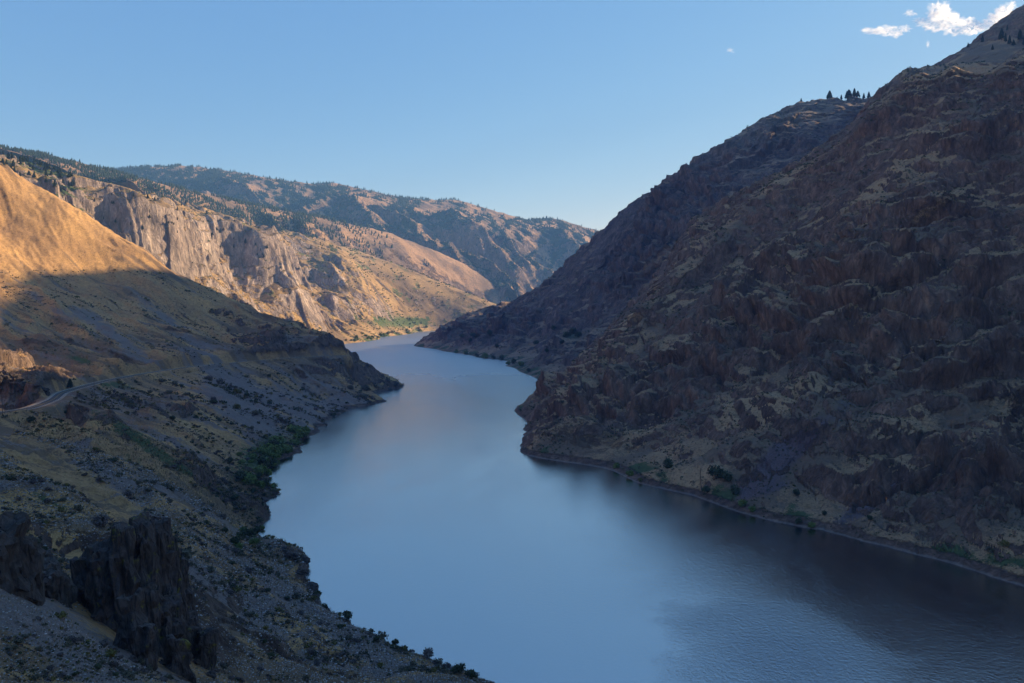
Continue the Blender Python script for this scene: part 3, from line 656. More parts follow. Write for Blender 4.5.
for i in range(14):
    p = on_ground('left', 248+random.uniform(-14, 16), 541+random.uniform(-9, 9), 5)
    if p: shrub('riverside_shrub', ('green' if i % 2 else 'dark'), p, px_h(p[1], random.uniform(5, 11)), ('bright' if i % 2 else 'dull')+' green shrub in the small clump above the rocky point on the left bank', 'shrub', 'shrubs above the rocky point of the left bank')
EDGE = [(318,594,9,'dark','upright dark shrub where the grey scree first meets the river, topmost on the rim'),(350,618,12,'dark','two-headed green shrub on the slope rim against the water, above the pair of low bushes'),(342,613,6,'gold','small olive bush just left of the two-headed shrub on the slope rim'),(372,632,7,'sage','low ragged bush, upper one of a close pair on the rim'),(383,637,11,'sage','broad ragged bush, taller one of a close pair on the rim'),(396,643,9,'dark','leaning green bush on the rim, just below the broad ragged bush'),(405,650,7,'gold','low yellow-green bush on the rim below the leaning green one'),(428,658,15,'grey','large rounded grey-brown bush on the rim near the bottom of the slope'),(438,664,9,'sage','small dull bush tucked beside the large rounded grey-brown one'),(446,668,9,'grey','thin bare bush on the rim right of the large rounded one'),(458,673,13,'dark','dark green juniper-like bush near the foot of the rim'),(470,679,12,'dark','lowest dark green bush on the rim, at the bottom edge of the view'),(413,668,9,'sage','dusty sagebrush a little way below the rim, under the large rounded bush'),(380,668,8,'gold','olive tuft of brush on the scree below the broad ragged bush'),(328,604,7,'dark','small dark bush between the topmost rim shrub and the olive bush')]
for (x, y, h, kd, lb) in EDGE:
    p = on_ground('left', x, y, 12)
    if p: shrub('rim_shrub', kd, p, px_h(p[1], h), lb, 'shrub', 'shrubs along the rim of the slope above the water')
# ---- right bank
for (x, y, h, kd, lb) in [(617,468,7,'green','bright green bush at the waterline below the columnar headland cliff'),(630,476,8,'green','green willow bush in the middle of the first clump along the right bank'),(640,481,6,'gold','yellow-green bush at the right end of the first clump along the right bank'),(668,468,12,'dark','lone dark upright juniper on the bank above the scree foot'),(707,494,9,'dark','dark bush at the waterline left of the big bushy juniper'),(718,479,17,'dark','big bushy dark juniper on the right bank grass'),(728,482,13,'dark','second dark juniper touching the big bushy one'),(735,494,12,'dark','dark juniper at the waterline below the pair'),(741,506,9,'green','green bush on the waterline below the grass apron'),(752,511,7,'green','small green bush just right of the green waterline bush'),(800,527,8,'dark','olive bush at the waterline under the grey scree fan'),(812,529,8,'green','green bush beside the olive one under the grey scree fan'),(824,516,6,'dark','small dark bush uphill of the waterline pair'),(870,520,6,'dark','small dark bush below the broken cliff on the right'),(1002,545,9,'gold','yellow-green bush at the foot of the tall cliff near the right edge'),(990,553,8,'sage','dusty bush left of the yellow-green one at the cliff foot'),(797,494,8,'dark','dark bush half way up the grey scree fan'),(563,404,5,'sage','tiny bush on the headland tip')]:
    p = on_ground('right', x, y, 9)
    if p: shrub('bank_shrub', kd, p, px_h(p[1], h), lb, 'shrub', 'shrubs on the right bank')
for (x, y, h) in [(478,357,5),(486,358,6),(494,360,5),(502,362,6),(508,364,5),(514,364,7),(521,366,6),(528,372,5),(466,356,5),(456,354,4),(470,342,6),(473,338,7),(490,335,7),(462,338,5),(567,338,8),(573,334,9),(579,337,7),(561,344,6),(553,330,6),(535,345,6),(546,352,5),(497,348,5)]:
    p = on_ground('rfar', x, y, 6)
    if p: shrub('bank_tree', 'dark' if y < 350 else random.choice(('dark', 'green')), p, px_h(p[1], h), ('small dark tree at the water on the far right bank' if y > 350 else 'small dark tree on the low point where the river turns' if x < 500 else 'small dark tree in the green hollow of the far right slope'), 'tree', 'dark trees on the far right bank')
for i in range(26):
    x = random.uniform(346, 432); y = 345-(x-340)*.14-random.uniform(1, 5)
    p = on_ground('cliff', x, y, 5)
    if p: shrub('shore_tree', 'gold' if random.random() < .5 else 'green', p, px_h(p[1], random.uniform(2.5, 4.5)), 'sunlit yellow-green tree on the far shore at the foot of the bright slope', 'tree', 'sunlit trees along the far shore')
# ---- pines on the skylines
for (x, y, h, i, lb) in [(802,99,4,0,'small pine at the left end of the right-hand ridge'),(829,99,9,1,'broad round-headed pine, leftmost of the row on the right-hand ridge'),(841,98,6,2,'thin bare pine between the broad pine and the tall pair'),(845.5,98,10,0,'tall pine, left one of the tall pair on the right-hand ridge'),(849,98,9,3,'bushy pine, right one of the tall pair on the right-hand ridge'),(854.5,98,10,2,'slim tall pine in the middle of the right-hand ridge row'),(858,98,9,1,'bushy pine leaning on the slim tall one'),(864,97,6,2,'small pine in front of the dark crag'),(868,97,7,0,'pointed pine against the dark crag')]:
    p = on_ground('rfar', x, y, 14)
    if p: conifer(p, px_h(p[1], h), i, lb, 'pines along the right-hand ridge', wide=1.95)
for (x, y, h, i) in [(984,42,11,0),(1000,40,13,1),(1004,42,12,2),(1010,44,10,0),(1014,46,9,3),(1020,40,14,1),(1023,46,12,2),(992,50,7,0),(1008,30,8,2),(968,48,5,1)]:
    p = on_ground('peak', x, y, 14)
    if p: conifer(p, px_h(p[1], h), i, ('slim' if i in (2, 0) else 'broad')+' dark pine '+('in the clump at the right edge of the high peak' if x > 1012 else 'in the middle clump on the high peak' if x > 998 else 'at the left of the stand on the high peak'), 'pines on the high peak at the upper right', wide=1.3)
p = on_ground('left', 70, 388, 12)
if p: conifer(p, px_h(p[1], 12), 1, 'lone dark pine standing beside the road above the left bank', None, wide=1.7)
for i in range(70):
    x = random.uniform(0, 75); y = 152+x*.28+abs(random.gauss(0, 12)); 
    p = on_ground('cliff', x, y, 5)
    if p: conifer(p, px_h(p[1], random.uniform(5, 8.5)), i, ('dark pine on the skyline of the rocky height' if y < 152+x*.28+6 else 'dark pine low on the rocky height')+(' at the left edge' if x < 34 else ', beside the pale cliff'), 'pines on the rocky height at the far left', wide=1.4)
for i in range(60):
    x = random.uniform(60, 330); y = np.interp(x, [60, 100, 200, 330], [178, 195, 215, 262])+random.uniform(-8, 26)
    p = on_ground('cliff', x, y, 4)
    if p: conifer(p, px_h(p[1], random.uniform(3, 5.5)), i, 'small pine clinging to the '+('pale cliff nearest the golden hillside' if x < 150 else 'ledges above the middle buttress' if x < 240 else 'rim of the broken right-hand cliffs'), 'pines on the ledges of the sunlit cliffs', wide=1.4)
# ---- sagebrush over the left slope: the nearest as single shrubs
G = GRIDS['left']; inb = (G['px'] > 2) & (G['px'] < 480) & (G['py'] < 682) & (G['py'] > 270)
idx = np.where(inb)[0]
Xa, Ya = G['X'][idx], G['Y'][idx]
_u1, _v1 = rot(Xa, Ya, -10); _u2, _v2 = rot(Xa, Ya, 58); _w = ss(230, 420, Ya+.5*Xa)
nz_ = 1.25*(_w*fbm(_v1/18, _u1/90, 3, 71)+(1-_w)*fbm(_v2/8, _u2/40, 3, 71))-.12
rd_ = np.min([(G['X'][idx]-q[0])**2+(G['Y'][idx]-q[1])**2 for q in RD[::4]], axis=0); wgt = np.clip(nz_+0.30, 0.015, 1)**1.4*G['Y'][idx]**-0.2*(rd_ > 140); wgt /= wgt.sum()
ch = rng.choice(idx, 7600, replace=False, p=wgt)
KW = {'sage': 'dusty', 'grey': 'bare grey-brown', 'dark': 'dark green', 'gold': 'yellowing'}
def zone(x, y, big, kd, wd):
    if y > 600 and x < 130: w_ = 'on the grey scree in the bottom left corner'
    elif y > 560 and x < 230: w_ = 'beside the tall dark rock outcrop'
    elif y > 560: w_ = 'on the scree strip above the river rim'
    elif y > 470 and x < 110: w_ = 'on the slope above the tall dark outcrop'
    elif y > 470: w_ = 'on the slope behind the tall dark outcrop'
    elif y > 410 and x < 110: w_ = 'on the grassy shoulder under the road'
    elif y > 410: w_ = 'in the grassy draw above the willow inlet'
    elif y > 365 and x > 190: w_ = 'on the blue-grey scree under the far road'
    elif y > 365: w_ = 'beside the bend of the road'
    else: w_ = 'on the open hillside above the road'
    nm = ('spreading ' if wd > 1.25 else 'upright ')+KW[kd]+' sagebrush '+w_
    return ('large ' if big else 'small ')+nm, 'sagebrush '+w_
hp = np.exp(rng.normal(.85, .48, len(ch))); hp = np.clip(.9*hp*np.where(G['py'][ch] > 480, 1.1, .8)*np.where(G['py'][ch] < 380, .6, 1), 1, 8)
order = np.argsort(-hp)
single = order[:255]; rest = order[255:]
for j in single:
    i = ch[j]; kd = random.choices(('sage', 'grey', 'dark', 'gold'), (5, 4, 1.5, 1))[0]; wd_ = random.uniform(1, 1.5); lb, gr_ = zone(G['px'][i], G['py'][i], hp[j] > 6, kd, wd_)
    shrub('sagebrush', kd, (float(G['X'][i]), float(G['Y'][i]), float(G['Z'][i])), px_h(float(G['Y'][i]), hp[j]), lb, 'sagebrush', gr_, wd_)
def clumps(name, pts, hs, mats, nq, label_stuff, squash=.7, seed=1, leaf=.30):
    """one mesh of many small leafy clumps; pts (n,3)"""
    r = np.random.default_rng(seed); n = len(pts); k = n*nq
    P = np.repeat(np.asarray(pts), nq, 0); Hh = np.repeat(np.asarray(hs), nq)
    d = r.normal(size=(k, 3)); d /= np.linalg.norm(d, axis=1)[:, None]; d *= (r.random(k)**.4)[:, None]
    c = P+d*np.stack([Hh*.6, Hh*.6, Hh*.5*squash], 1)+np.stack([0*Hh, 0*Hh, Hh*.45*squash], 1)
    a = r.normal(size=(k, 3)); a /= np.linalg.norm(a, axis=1)[:, None]; b = np.cross(a, r.normal(size=(k, 3))); b /= np.linalg.norm(b, axis=1)[:, None]
    s_ = (Hh*leaf)[:, None]
    V = np.stack([c-a*s_, c+b*s_*.7, c+a*s_, c-b*s_*.7], 1).reshape(-1, 3).astype(np.float32)
    me = bpy.data.meshes.new(name); me.vertices.add(len(V)); me.vertices.foreach_set('co', V.ravel())
    me.loops.add(k*4); me.loops.foreach_set('vertex_index', np.arange(k*4, dtype=np.int32)); me.polygons.add(k); me.polygons.foreach_set('loop_start', np.arange(0, k*4, 4, dtype=np.int32))
    for m in mats: me.materials.append(m)
    me.polygons.foreach_set('material_index', np.repeat(r.integers(0, len(mats), n), nq).astype(np.int32)); me.update()
    o = bpy.data.objects.new(name, me); COL.objects.link(o); return tag(o, kind='stuff')
def scatter(key, n, cond, hpx, weight=None, seed=3):
    G = GRIDS[key]; r = np.random.default_rng(seed); idx = np.where(cond(G))[0]
    w_ = None
    if weight is not None: w_ = np.clip(weight(G, idx), 0, None)+1e-9; w_ /= w_.sum()
    ch = r.choice(idx, min(n, len(idx)-1), replace=False, p=w_)
    P = np.stack([G['X'][ch], G['Y'][ch], G['Z'][ch]], 1)+G['dA'][ch]*r.random((len(ch), 1))+G['dB'][ch]*r.random((len(ch), 1))
    return P, G['Y'][ch]/FPX*r.uniform(hpx[0], hpx[1], len(ch))
i_ = ch[rest]; clumps('brush', np.stack([G['X'][i_], G['Y'][i_], G['Z'][i_]], 1), hp[rest]*G['Y'][i_]/FPX, (M_SAGE, M_GREY, M_SAGE, M_DGREEN, M_GOLD), 16, '')
P, hh = scatter('right', 5200, lambda G: (G['px'] < 1100), (1.0, 2.8), lambda G, i: np.clip(fbm(G['X'][i]/40, G['Y'][i]/40, 3, 5)+.3, .02, 1)*(1.2-G['m1'][i]))
clumps('brush', P, hh, (M_SAGE, M_DGREEN), 9, '', seed=5)
P, hh = scatter('rfar', 1800, lambda G: (G['px'] < 900), (.8, 2.0), lambda G, i: np.clip(fbm(G['X'][i]/60, G['Y'][i]/60, 3, 5)+.3, .02, 1))
clumps('brush', P, hh, (M_SAGE, M_DGREEN), 8, '', seed=6)
P, hh = scatter('cliff', 2600, lambda G: (G['px'] > -20), (.8, 2.2), lambda G, i: np.clip(fbm(G['X'][i]/60, G['Y'][i]/60, 3, 5)+.15, .02, 1)*(1.1-G['m1'][i]))
clumps('brush', P, hh, (M_DGREEN, M_GREEN), 8, '', seed=7)
# ---- forests far off
def forest(key, n, hpx, cond, weight, seed):
    P, hh = scatter(key, n, cond, hpx, weight, seed); k = len(P); r = np.random.default_rng(seed)
    m = 5; V = np.zeros((k, 2*(m+1), 3), np.float32); F = []
    for tier, (z0, z1, rad) in enumerate(((.12, .75, .26), (.45, 1.0, .18))):
        for i in range(m):
            a = i/m*6.283; jit = r.uniform(.7, 1.3, k)
            V[:, tier*(m+1)+i, 0] = P[:, 0]+np.cos(a)*rad*hh*jit; V[:, tier*(m+1)+i, 1] = P[:, 1]+np.sin(a)*rad*hh*jit; V[:, tier*(m+1)+i, 2] = P[:, 2]+z0*hh
        V[:, tier*(m+1)+m, 0] = P[:, 0]; V[:, tier*(m+1)+m, 1] = P[:, 1]; V[:, tier*(m+1)+m, 2] = P[:, 2]+z1*hh
        F += [(tier*(m+1)+i, tier*(m+1)+(i+1) % m, tier*(m+1)+m) for i in range(m)]
    Fi = (np.arange(k)[:, None, None]*2*(m+1)+np.array(F)[None]).reshape(-1, 3)
    me = bpy.data.meshes.new('forest'); me.vertices.add(k*2*(m+1)); me.vertices.foreach_set('co', V.ravel()); me.loops.add(len(Fi)*3); me.loops.foreach_set('vertex_index', Fi.ravel().astype(np.int32))
    me.polygons.add(len(Fi)); me.polygons.foreach_set('loop_start', np.arange(0, len(Fi)*3, 3, dtype=np.int32)); me.update(); me.materials.append(M_PINE)
    o = bpy.data.objects.new('forest', me); COL.objects.link(o); tag(o, kind='stuff')
forest('spur', 5200, (2.2, 4.5), lambda G: (G['px'] > -60) & (G['px'] < 640), lambda G, i: G['m2'][i]**2+.25*np.clip((400-G['px'][i])/150, 0, 1)*np.clip(fbm(G['X'][i]/120, G['Y'][i]/120, 3, 9)+.3, 0, 1), 11)
forest('far', 13000, (1.2, 3.0), lambda G: (G['px'] > -60) & (G['px'] < 700), lambda G, i: G['m2'][i]**2+.01, 12)
# ---- road on its bench
def ribbon(name, line, w0, w1, dz, mat):
    V = []; F = []
    for i, p in enumerate(line):
        a = line[max(i-1, 0)]; b = line[min(i+1, len(line)-1)]; d = b-a; n = np.array([-d[1], d[0]])/np.hypot(d[0], d[1])
        V += [(p[0]+n[0]*w0, p[1]+n[1]*w0, p[2]+dz), (p[0]+n[0]*w1, p[1]+n[1]*w1, p[2]+dz)]
        if i: k = 2*i; F.append((k-2, k-1, k+1, k))
    me = mesh_from(name, V, F, mat); o = bpy.data.objects.new(name, me); COL.objects.link(o); o['kind'] = 'structure'; return o
ribbon('road_shoulder', RD, -5.4, 5.4, 0.02, simple('shoulder_gravel', (0.30, 0.245, 0.18), scale=.5))
ribbon('road', RD, -3.6, 3.6, 0.06, simple('asphalt', (0.075, 0.07, 0.068), scale=.2, var=.15))
M_YEL = simple('yellow_paint', (0.45, 0.33, 0.06), var=.1); M_WH = simple('white_paint', (0.7, 0.7, 0.68), var=.1)
ribbon('road_marking', RD, -0.14, 0.14, 0.075, M_YEL)
for w_ in (-3.3, 3.3): ribbon('road_marking', RD, w_-.1, w_+.1, 0.075, M_WH)
# ---- utility poles
def cyl(V, F, p, q, r0, r1, n=8):
    p = Vector(p); q = Vector(q); d = (q-p).normalized(); a = d.orthogonal().normalized(); b = d.cross(a); k = len(V)
    for c, r_ in ((p, r0), (q, r1)):
        for i in range(n): V.append(tuple(c+a*(r_*math.cos(i*6.2832/n))+b*(r_*math.sin(i*6.2832/n))))
    for i in range(n): F.append((k+i, k+(i+1) % n, k+n+(i+1) % n, k+n+i))
    F.append(tuple(range(k+n-1, k-1, -1))); F.append(tuple(range(k+n, k+2*n)))
M_WOOD = simple('weathered_pole_wood', (0.12, 0.10, 0.085)); M_CER = simple('ceramic', (0.3, 0.28, 0.26))
for (x, y, lb) in ((3, 416, 'weathered wooden utility pole beside the road at the left edge'), (95, 394, 'weathered wooden utility pole at the bend of the road right of the lone pine')):
    p = on_ground('left', x, y, 14)
    r_ = bpy.data.objects.new('utility_pole', None); COL.objects.link(r_); r_.location = p; r_.rotation_euler = (0, 0, .5); tag(r_, lb, 'utility pole', 'utility poles by the road')
    V = []; F = []; cyl(V, F, (0, 0, -.5), (0, 0, 12.5), .2, .13); o = bpy.data.objects.new('pole', mesh_from('pole', V, F, M_WOOD)); COL.objects.link(o); o.parent = r_
    V = []; F = []; cyl(V, F, (-1.3, .18, 11.6), (1.3, .18, 11.6), .08, .08, 6); o = bpy.data.objects.new('crossarm', mesh_from('crossarm', V, F, M_WOOD)); COL.objects.link(o); o.parent = r_
    for xx in (-1.15, -.55, 1.15):
        V = []; F = []; cyl(V, F, (xx, .18, 11.66), (xx, .18, 11.9), .07, .05, 6); i_ = bpy.data.objects.new('insulator', mesh_from('insulator', V, F, M_CER)); COL.objects.link(i_); i_.parent = r_
# ---- rock outcrops and boulders
from mathutils import noise as mn
def rock_mat(name, lo, hi, lichen=0.0):
    m = NT(name); m.b.inputs['Roughness'].default_value = .9
    v = m.map((1, 1, .6)); n = m.noise(.9, 8, .7, vec=v, dist=.5); n2 = m.noise(.35, 5, .6)
    c = m.ramp(n, [(.3, lo), (.55, tuple((a+b)/2 for a, b in zip(lo, hi))), (.75, hi)])
    if lichen: c = m.mix(m.math('MULTIPLY', m.ramp(m.noise(.55, 5, .65), [(.60, (0, 0, 0)), (.66, (1, 1, 1))]), lichen), c, (.20, .19, .03))
    m.l(c, m.b.inputs['Base Color']); cr = m.n('ShaderNodeTexVoronoi', feature='DISTANCE_TO_EDGE'); cr.inputs['Scale'].default_value = .7
    vv = m.map((1, 1, .35)); m.l(vv, cr.inputs['Vector'])
    h = m.math('ADD', m.math('MULTIPLY', n, 1.0), m.math('MINIMUM', m.math('MULTIPLY', cr.outputs['Distance'], 3.0), .4))
    m.l(m.bump(h, .5, .9), m.b.inputs['Normal']); return m.m
M_BAS = rock_mat('basalt', (.035, .03, .031), (.155, .128, .115), .7); M_BAS2 = rock_mat('weathered_basalt', (.04, .034, .033), (.15, .125, .11))
def rock_blocks(blocks, seed):
    """angular, fissured blocks: (cx,cy,cz, sx,sy,sz, yaw, lean)"""
    V = []; F = []
    for bi, (cx, cy, cz, sx, sy, sz, yaw, lean) in enumerate(blocks):
        bm = bmesh.new(); bmesh.ops.create_cube(bm, size=1); bmesh.ops.subdivide_edges(bm, edges=bm.edges[:], cuts=8, use_grid_fill=True)
        k = len(V); c, s_ = math.cos(yaw), math.sin(yaw); off = Vector((bi*7.3+seed, seed*3.1, bi*1.7)); rr = random.Random(seed*31+bi); tx, ty = rr.uniform(-.35, .35), rr.uniform(-.35, .35)
        bm.verts.ensure_lookup_table()
        for v in bm.verts:
            p = v.co.copy(); r2 = max(abs(p.x), abs(p.y))*2
            # bevelled, tapering upward, slanted top
            q = Vector((p.x, p.y, 0)); L_ = q.length
            if L_ > .5: q *= (.5+(L_-.5)*.5)/L_
            tp = 1.0-.28*max(0, p.z+.1)**1.3
            x, y, z = q.x*tp, q.y*tp, p.z
            if p.z > .2: z += (tx*p.x+ty*p.y-.25*r2*r2*.5)*(p.z-.2)*1.4
            w = Vector((x*sx, y*sy, z*sz))
            f = mn.noise(Vector((w.x*.55, w.y*.55, w.z*.35))+off)*.26*min(sx, sy)+mn.noise(w*.9+off)*.12*min(sx, sy)
            cl_ = mn.cell(Vector((w.x*.75+.4*f, w.y*.75, w.z*.5+.5*f))+off)*.22*min(sx, sy)
            d_ = Vector((x*sx, y*sy, z*sz*.35)); d_ = d_.normalized() if d_.length > 1e-5 else Vector((0, 0, 1))
            w += d_*(f+cl_)+Vector((mn.noise(w*2.3+off), mn.noise(w*2.3-off), mn.noise(w*2.1+off*2)))*.09*min(sx, sy)
            w.x += lean*w.z
            V.append((cx+w.x*c-w.y*s_, cy+w.x*s_+w.y*c, cz+w.z))
        for f in bm.faces: F.append([k+v.index for v in f.verts])
        bm.free()
    return V, F
def ground_z(X, Y):
    Xg, Yg, Zg = GRIDS['left']['full'][:3]
    j = int(np.clip(np.searchsorted(Yg[:, 0], Y), 0, Yg.shape[0]-1)); i = int(np.clip(np.searchsorted(Xg[j], X), 0, Xg.shape[1]-1)); return float(Zg[j, i])
def outcrop(cols, seed, mat, label, group=None):
    bl = []
    for (px, y0, y1, w_, Y, dp) in cols:
        if not Y: g0 = on_ground('left', max(px, 1), y1, 20); Y = g0[1]
        t = at(px, y0, Y); b = at(px, y1, Y); wd = w_*Y/FPX
        zb = min(ground_z(t[0], Y), ground_z(t[0]+wd*.6, Y), ground_z(t[0]-wd*.6, Y))-1.5; zb = min(zb, b[2])
        bl.append((t[0], Y+dp/2, (t[2]+zb)/2, wd*1.3, dp, (t[2]-zb)*1.02, random.uniform(-.9, .9), random.uniform(-.12, .12)))
    V, F = rock_blocks(bl, seed); V = np.array(V); o0 = np.array([V[:, 0].mean(), V[:, 1].mean(), V[:, 2].min()])
    me = mesh_from('rock_outcrop', V-o0, F, mat); o = bpy.data.objects.new('rock_outcrop', me); COL.objects.link(o); o.location = o0
    return tag(o, label, 'rock outcrop', group)
outcrop([(80,560,606,18,0,3),(95,546,618,20,0,4),(112,533,628,20,0,5),(134,528,636,24,0,4.5),(154,531,640,18,0,5),(168,545,642,16,0,3.5),(181,566,638,14,0,3),
         (104,585,634,15,0,3),(123,600,644,17,0,3.5),(147,590,652,16,0,3),(165,606,656,18,0,4),(186,618,655,15,0,3),(140,630,664,14,0,2.5),(203,634,668,14,0,2.5),(176,640,674,16,0,2.5)], 5, M_BAS, 'tall dark basalt outcrop with yellow lichen on the foreground slope', None)
outcrop([(-6,530,572,26,0,5),(9,542,580,24,0,5),(24,555,586,19,0,4),(38,566,592,18,0,4),(50,578,598,17,0,3.5)], 9, M_BAS2, 'low broken outcrop in brown brush at the left edge')
outcrop([(-6,372,402,16,610,10),(10,378,400,13,612,9),(24,384,399,12,616,8),(38,389,398,10,620,8)], 13, M_BAS2, 'rounded brown rock knob above the road at the left edge')
def boulder_mesh(seed):
    r = random.Random(seed); bm = bmesh.new(); bmesh.ops.create_icosphere(bm, subdivisions=3, radius=.5); off = Vector((seed*3.3, 1, seed))
    for v in bm.verts:
        p = v.co.copy(); v.co *= 1+.45*mn.noise(p*1.6+off)+.25*(mn.cell(p*2.4+off)-.5); v.co.z *= .72; v.co.x *= 1.2
    me = bpy.data.meshes.new('boulder'); bm.to_mesh(me); bm.free(); me.materials.append(M_BAS2); return me
BLD = [boulder_mesh(i) for i in range(6)]
def near_lb(x, y):
    if y > 590 and x < 120: return 'on the scree in the bottom left corner'
    if y > 590: return 'below the tall dark outcrop near the bottom edge'
    if y > 480 and x < 240: return 'on the slope behind the tall dark outcrop'
    if x > 240 and y > 440: return 'at the water by the rocky point'
    return 'on the hillside above the river'
for (x, y, h) in [(92,622,9),(104,640,8),(118,650,10),(132,658,8),(146,664,11),(160,666,8),(174,660,10),(188,652,9),(200,646,8),(196,664,10),(210,676,9),(222,668,8),(180,676,8),(162,680,9),(208,630,7),(238,680,8),(20,640,5),(60,655,5),(75,640,4),(40,620,5),(130,676,6),(215,672,6),(232,640,6),(250,655,5),(205,600,5),(225,590,4),(262,640,4),(200,545,4),(60,470,4),(25,452,4),(45,462,3),(80,480,5),(70,475,4),(303,560,11),(292,556,10),(301,574,8),(312,588,8),(284,549,7),(262,500,8),(255,498,6),(268,488,5),(395,386,5),(388,394,4),(370,402,4),(330,425,3),(10,656,6),(110,664,5),(150,678,4),(190,520,5),(170,498,4),(140,470,4),(112,460,4),(235,508,5),(215,492,5)]:
    p = on_ground('left', x, y, 8)
    if p:
        o = bpy.data.objects.new('boulder', random.choice(BLD)); COL.objects.link(o); s_ = px_h(p[1], h); o.location = (p[0], p[1], p[2]+.1*s_); o.scale = (s_*1.3, s_*1.2, s_*1.2); o.rotation_euler = (random.uniform(-.3, .3), random.uniform(-.3, .3), random.uniform(0, 6))
        tag(o, ('large' if h > 6 else 'small')+' angular dark boulder '+near_lb(x, y), 'boulder', 'boulders '+near_lb(x, y))
# big bare bushes round the outcrop
for (x, y, h, kd, lb) in [(36,590,30,'grey','big round leafless grey bush in front of the low broken outcrop'),(150,530,22,'grey','leafless grey bush behind the flat top of the tall dark outcrop'),(100,527,16,'grey','wide leafless bush on the grey scree just left of the tall dark outcrop top'),(185,560,18,'sage','olive-brown bush growing against the right side of the tall dark outcrop'),(12,530,22,'gold','rusty dry brush on top of the low broken outcrop'),(30,548,14,'sage','brown dry brush at the right end of the low broken outcrop'),(75,600,14,'grey','low leafless bush at the foot of the tall dark outcrop, left side'),(120,640,14,'grey','leafless bush under the tall dark outcrop'),(112,655,10,'gold','yellow dry tuft among the boulders under the outcrop'),(170,672,13,'grey','leafless bush among the boulders right below the outcrop'),(60,618,9,'gold','yellow dry tuft on the scree left of the outcrop foot'),(205,660,16,'sage','dry brush among the lowest blocks of the tall dark outcrop')]:
    p = on_ground('left', x, y, 30)
    if p: shrub('bare_bush', kd, p, px_h(p[1], h), lb, 'bush', 'bushes round the foreground outcrops', 1.35)
# loose scree and dry grass close to the viewer
def many(name, P, S, base, mats, seed, flat=.6):
    r = np.random.default_rng(seed); n = len(P); v0, f0 = base; v0 = np.array(v0)
    ang = r.uniform(0, 6.28, n); c, s_ = np.cos(ang), np.sin(ang)
    sc3 = S[:, None]*r.uniform(.6, 1.4, (n, 3))*np.array([1, 1, flat])
    v = v0[None]*sc3[:, None]; x = v[..., 0]*c[:, None]-v[..., 1]*s_[:, None]; y = v[..., 0]*s_[:, None]+v[..., 1]*c[:, None]
    V = np.stack([x, y, v[..., 2]], -1)+P[:, None]; V = V.reshape(-1, 3).astype(np.float32); m = len(f0[0])
    Fi = (np.arange(n)[:, None, None]*len(v0)+np.array(f0)[None]).reshape(-1, m)
    me = bpy.data.meshes.new(name); me.vertices.add(len(V)); me.vertices.foreach_set('co', V.ravel()); me.loops.add(Fi.size); me.loops.foreach_set('vertex_index', Fi.ravel().astype(np.int32))
    me.polygons.add(len(Fi)); me.polygons.foreach_set('loop_start', np.arange(0, Fi.size, m, dtype=np.int32))
    for q in mats: me.materials.append(q)
    me.polygons.foreach_set('material_index', np.repeat(r.integers(0, len(mats), n), len(f0)).astype(np.int32)); me.update()
    o = bpy.data.objects.new(name, me); COL.objects.link(o); return tag(o, kind='stuff')
bm = bmesh.new(); bmesh.ops.create_icosphere(bm, subdivisions=1, radius=.5); rr = random.Random(4)
ico = ([tuple(v.co*rr.uniform(.7, 1.25)) for v in bm.verts], [[v.index for v in f.verts] for f in bm.faces]); bm.free()
M_ST = [simple('stone', c_, var=.25, scale=1.0) for c_ in ((.20, .185, .18), (.29, .27, .26), (.40, .38, .36))]
P, hh = scatter('left', 46000, lambda G: (G['Y'] < 420) & (G['px'] > -20) & (G['px'] < 520) & (G['py'] < 700), (1.0, 3.2), lambda G, i: (np.clip(G['m2'][i]-.15, 0, 1)**1.6+.002)*(.35+4*(G['Y'][i] < 190)), 21)
many('gravel', P, hh, ico, M_ST, 22)
tuft = ([], []); rr = random.Random(8)
for i in range(9):
    a = rr.uniform(0, 6.28); l_ = rr.uniform(.2, .55); k = len(tuft[0]); c_, s_ = math.cos(a), math.sin(a)
    tuft[0].extend([(-s_*.05, c_*.05, -.05), (s_*.05, -c_*.05, -.05), (c_*l_, s_*l_, rr.uniform(.6, 1.1))]); tuft[1].append((k, k+1, k+2))
M_DRY = [simple('dry_grass', c_, var=.2, scale=1.0) for c_ in ((.36, .27, .15), (.27, .20, .11), (.20, .16, .09))]
P, hh = scatter('left', 42000, lambda G: (G['Y'] < 520) & (G['px'] > -20) & (G['px'] < 520) & (G['py'] < 700), (1.2, 3.4), lambda G, i: np.clip(1-G['m2'][i]*1.3-G['m1'][i]*.6, .02, 1), 23)
many('grass', P, hh, tuft, M_DRY, 24, 1.0)
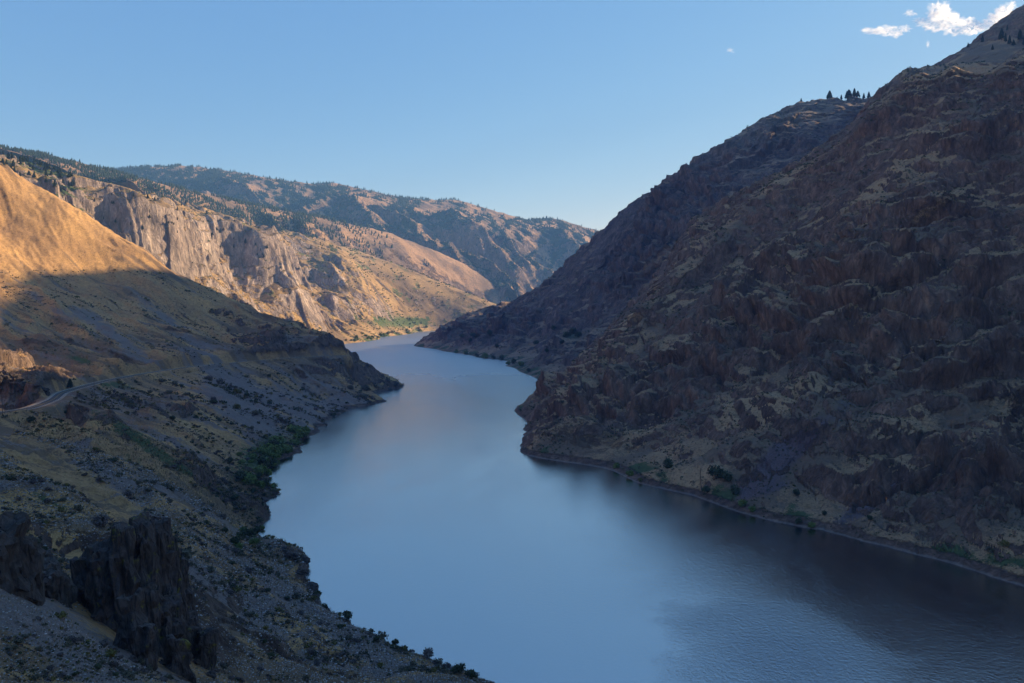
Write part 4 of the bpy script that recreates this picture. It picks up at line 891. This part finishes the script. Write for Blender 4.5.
# ---- clouds, far beyond the haze
cm_ = bpy.data.materials.new('cloud_vapour'); cm_.use_nodes = True; t = cm_.node_tree; t.nodes.remove(t.nodes['Principled BSDF'])
pv = t.nodes.new('ShaderNodeVolumePrincipled'); pv.inputs['Color'].default_value = (1, 1, 1, 1); pv.inputs['Density'].default_value = 0.0075; pv.inputs['Anisotropy'].default_value = 0.6
t.links.new(pv.outputs[0], t.nodes['Material Output'].inputs['Volume'])
def cloud(puffs, label, seed):
    D = 9500; V = []; F = []; r = random.Random(seed); c0 = Vector(at(*puffs[0][:2], D))
    bm = bmesh.new(); bmesh.ops.create_icosphere(bm, subdivisions=4, radius=1); bv = [v.co.copy() for v in bm.verts]; bf = [[v.index for v in f.verts] for f in bm.faces]; bm.free()
    for (x, y, rx, ry) in puffs:
        c = Vector(at(x, y, D+r.uniform(-60, 60)))-c0; k = len(V); off = Vector((r.random()*50, seed, x*.1))
        for v in bv:
            n = mn.fractal(v*2.2+off, .9, 2.1, 5); q = v*(1+.95*n)
            V.append((c.x+q.x*rx*D/FPX, c.y+q.y*(rx+ry)*.5*D/FPX, c.z+q.z*ry*D/FPX))
        F += [[k+i for i in f] for f in bf]
    o = bpy.data.objects.new('cloud', mesh_from('cloud', V, F, cm_)); o.location = c0; COL.objects.link(o)
    return tag(o, label, 'cloud', 'clouds over the right-hand ridge')
cloud([(942,18,12,8),(937,11,7,7),(930,22,10,4),(953,25,12,6),(965,24,10,5),(945,8,4,5),(972,28,9,5),(960,31,8,3),(922,21,7,2.5),(938,26,12,4)], 'largest white ragged cloud above the ridge at the upper right', 1)
cloud([(884,31,12,3),(872,31,8,2.2),(866,30,4,2),(896,33,6,3),(905,29,5,3),(892,29,6,2.5)], 'low flat strip of white cloud left of the largest one', 2)
cloud([(995,20,9,6),(1004,12,7,5),(1011,6,4,4),(988,24,7,4),(982,27,5,3),(1000,18,8,5)], 'white slanting cloud touching the high peak', 3)
cloud([(909,13,4,2.5),(914,14,2.5,1.5)], 'small white puff between the flat strip and the largest cloud', 4)
cloud([(730,50,3,1.6),(733,52,1.5,1)], 'tiny lone white wisp in open sky left of the other clouds', 5)
cloud([(928,44,1.2,3)], 'tiny upright wisp of cloud below the largest cloud', 6)
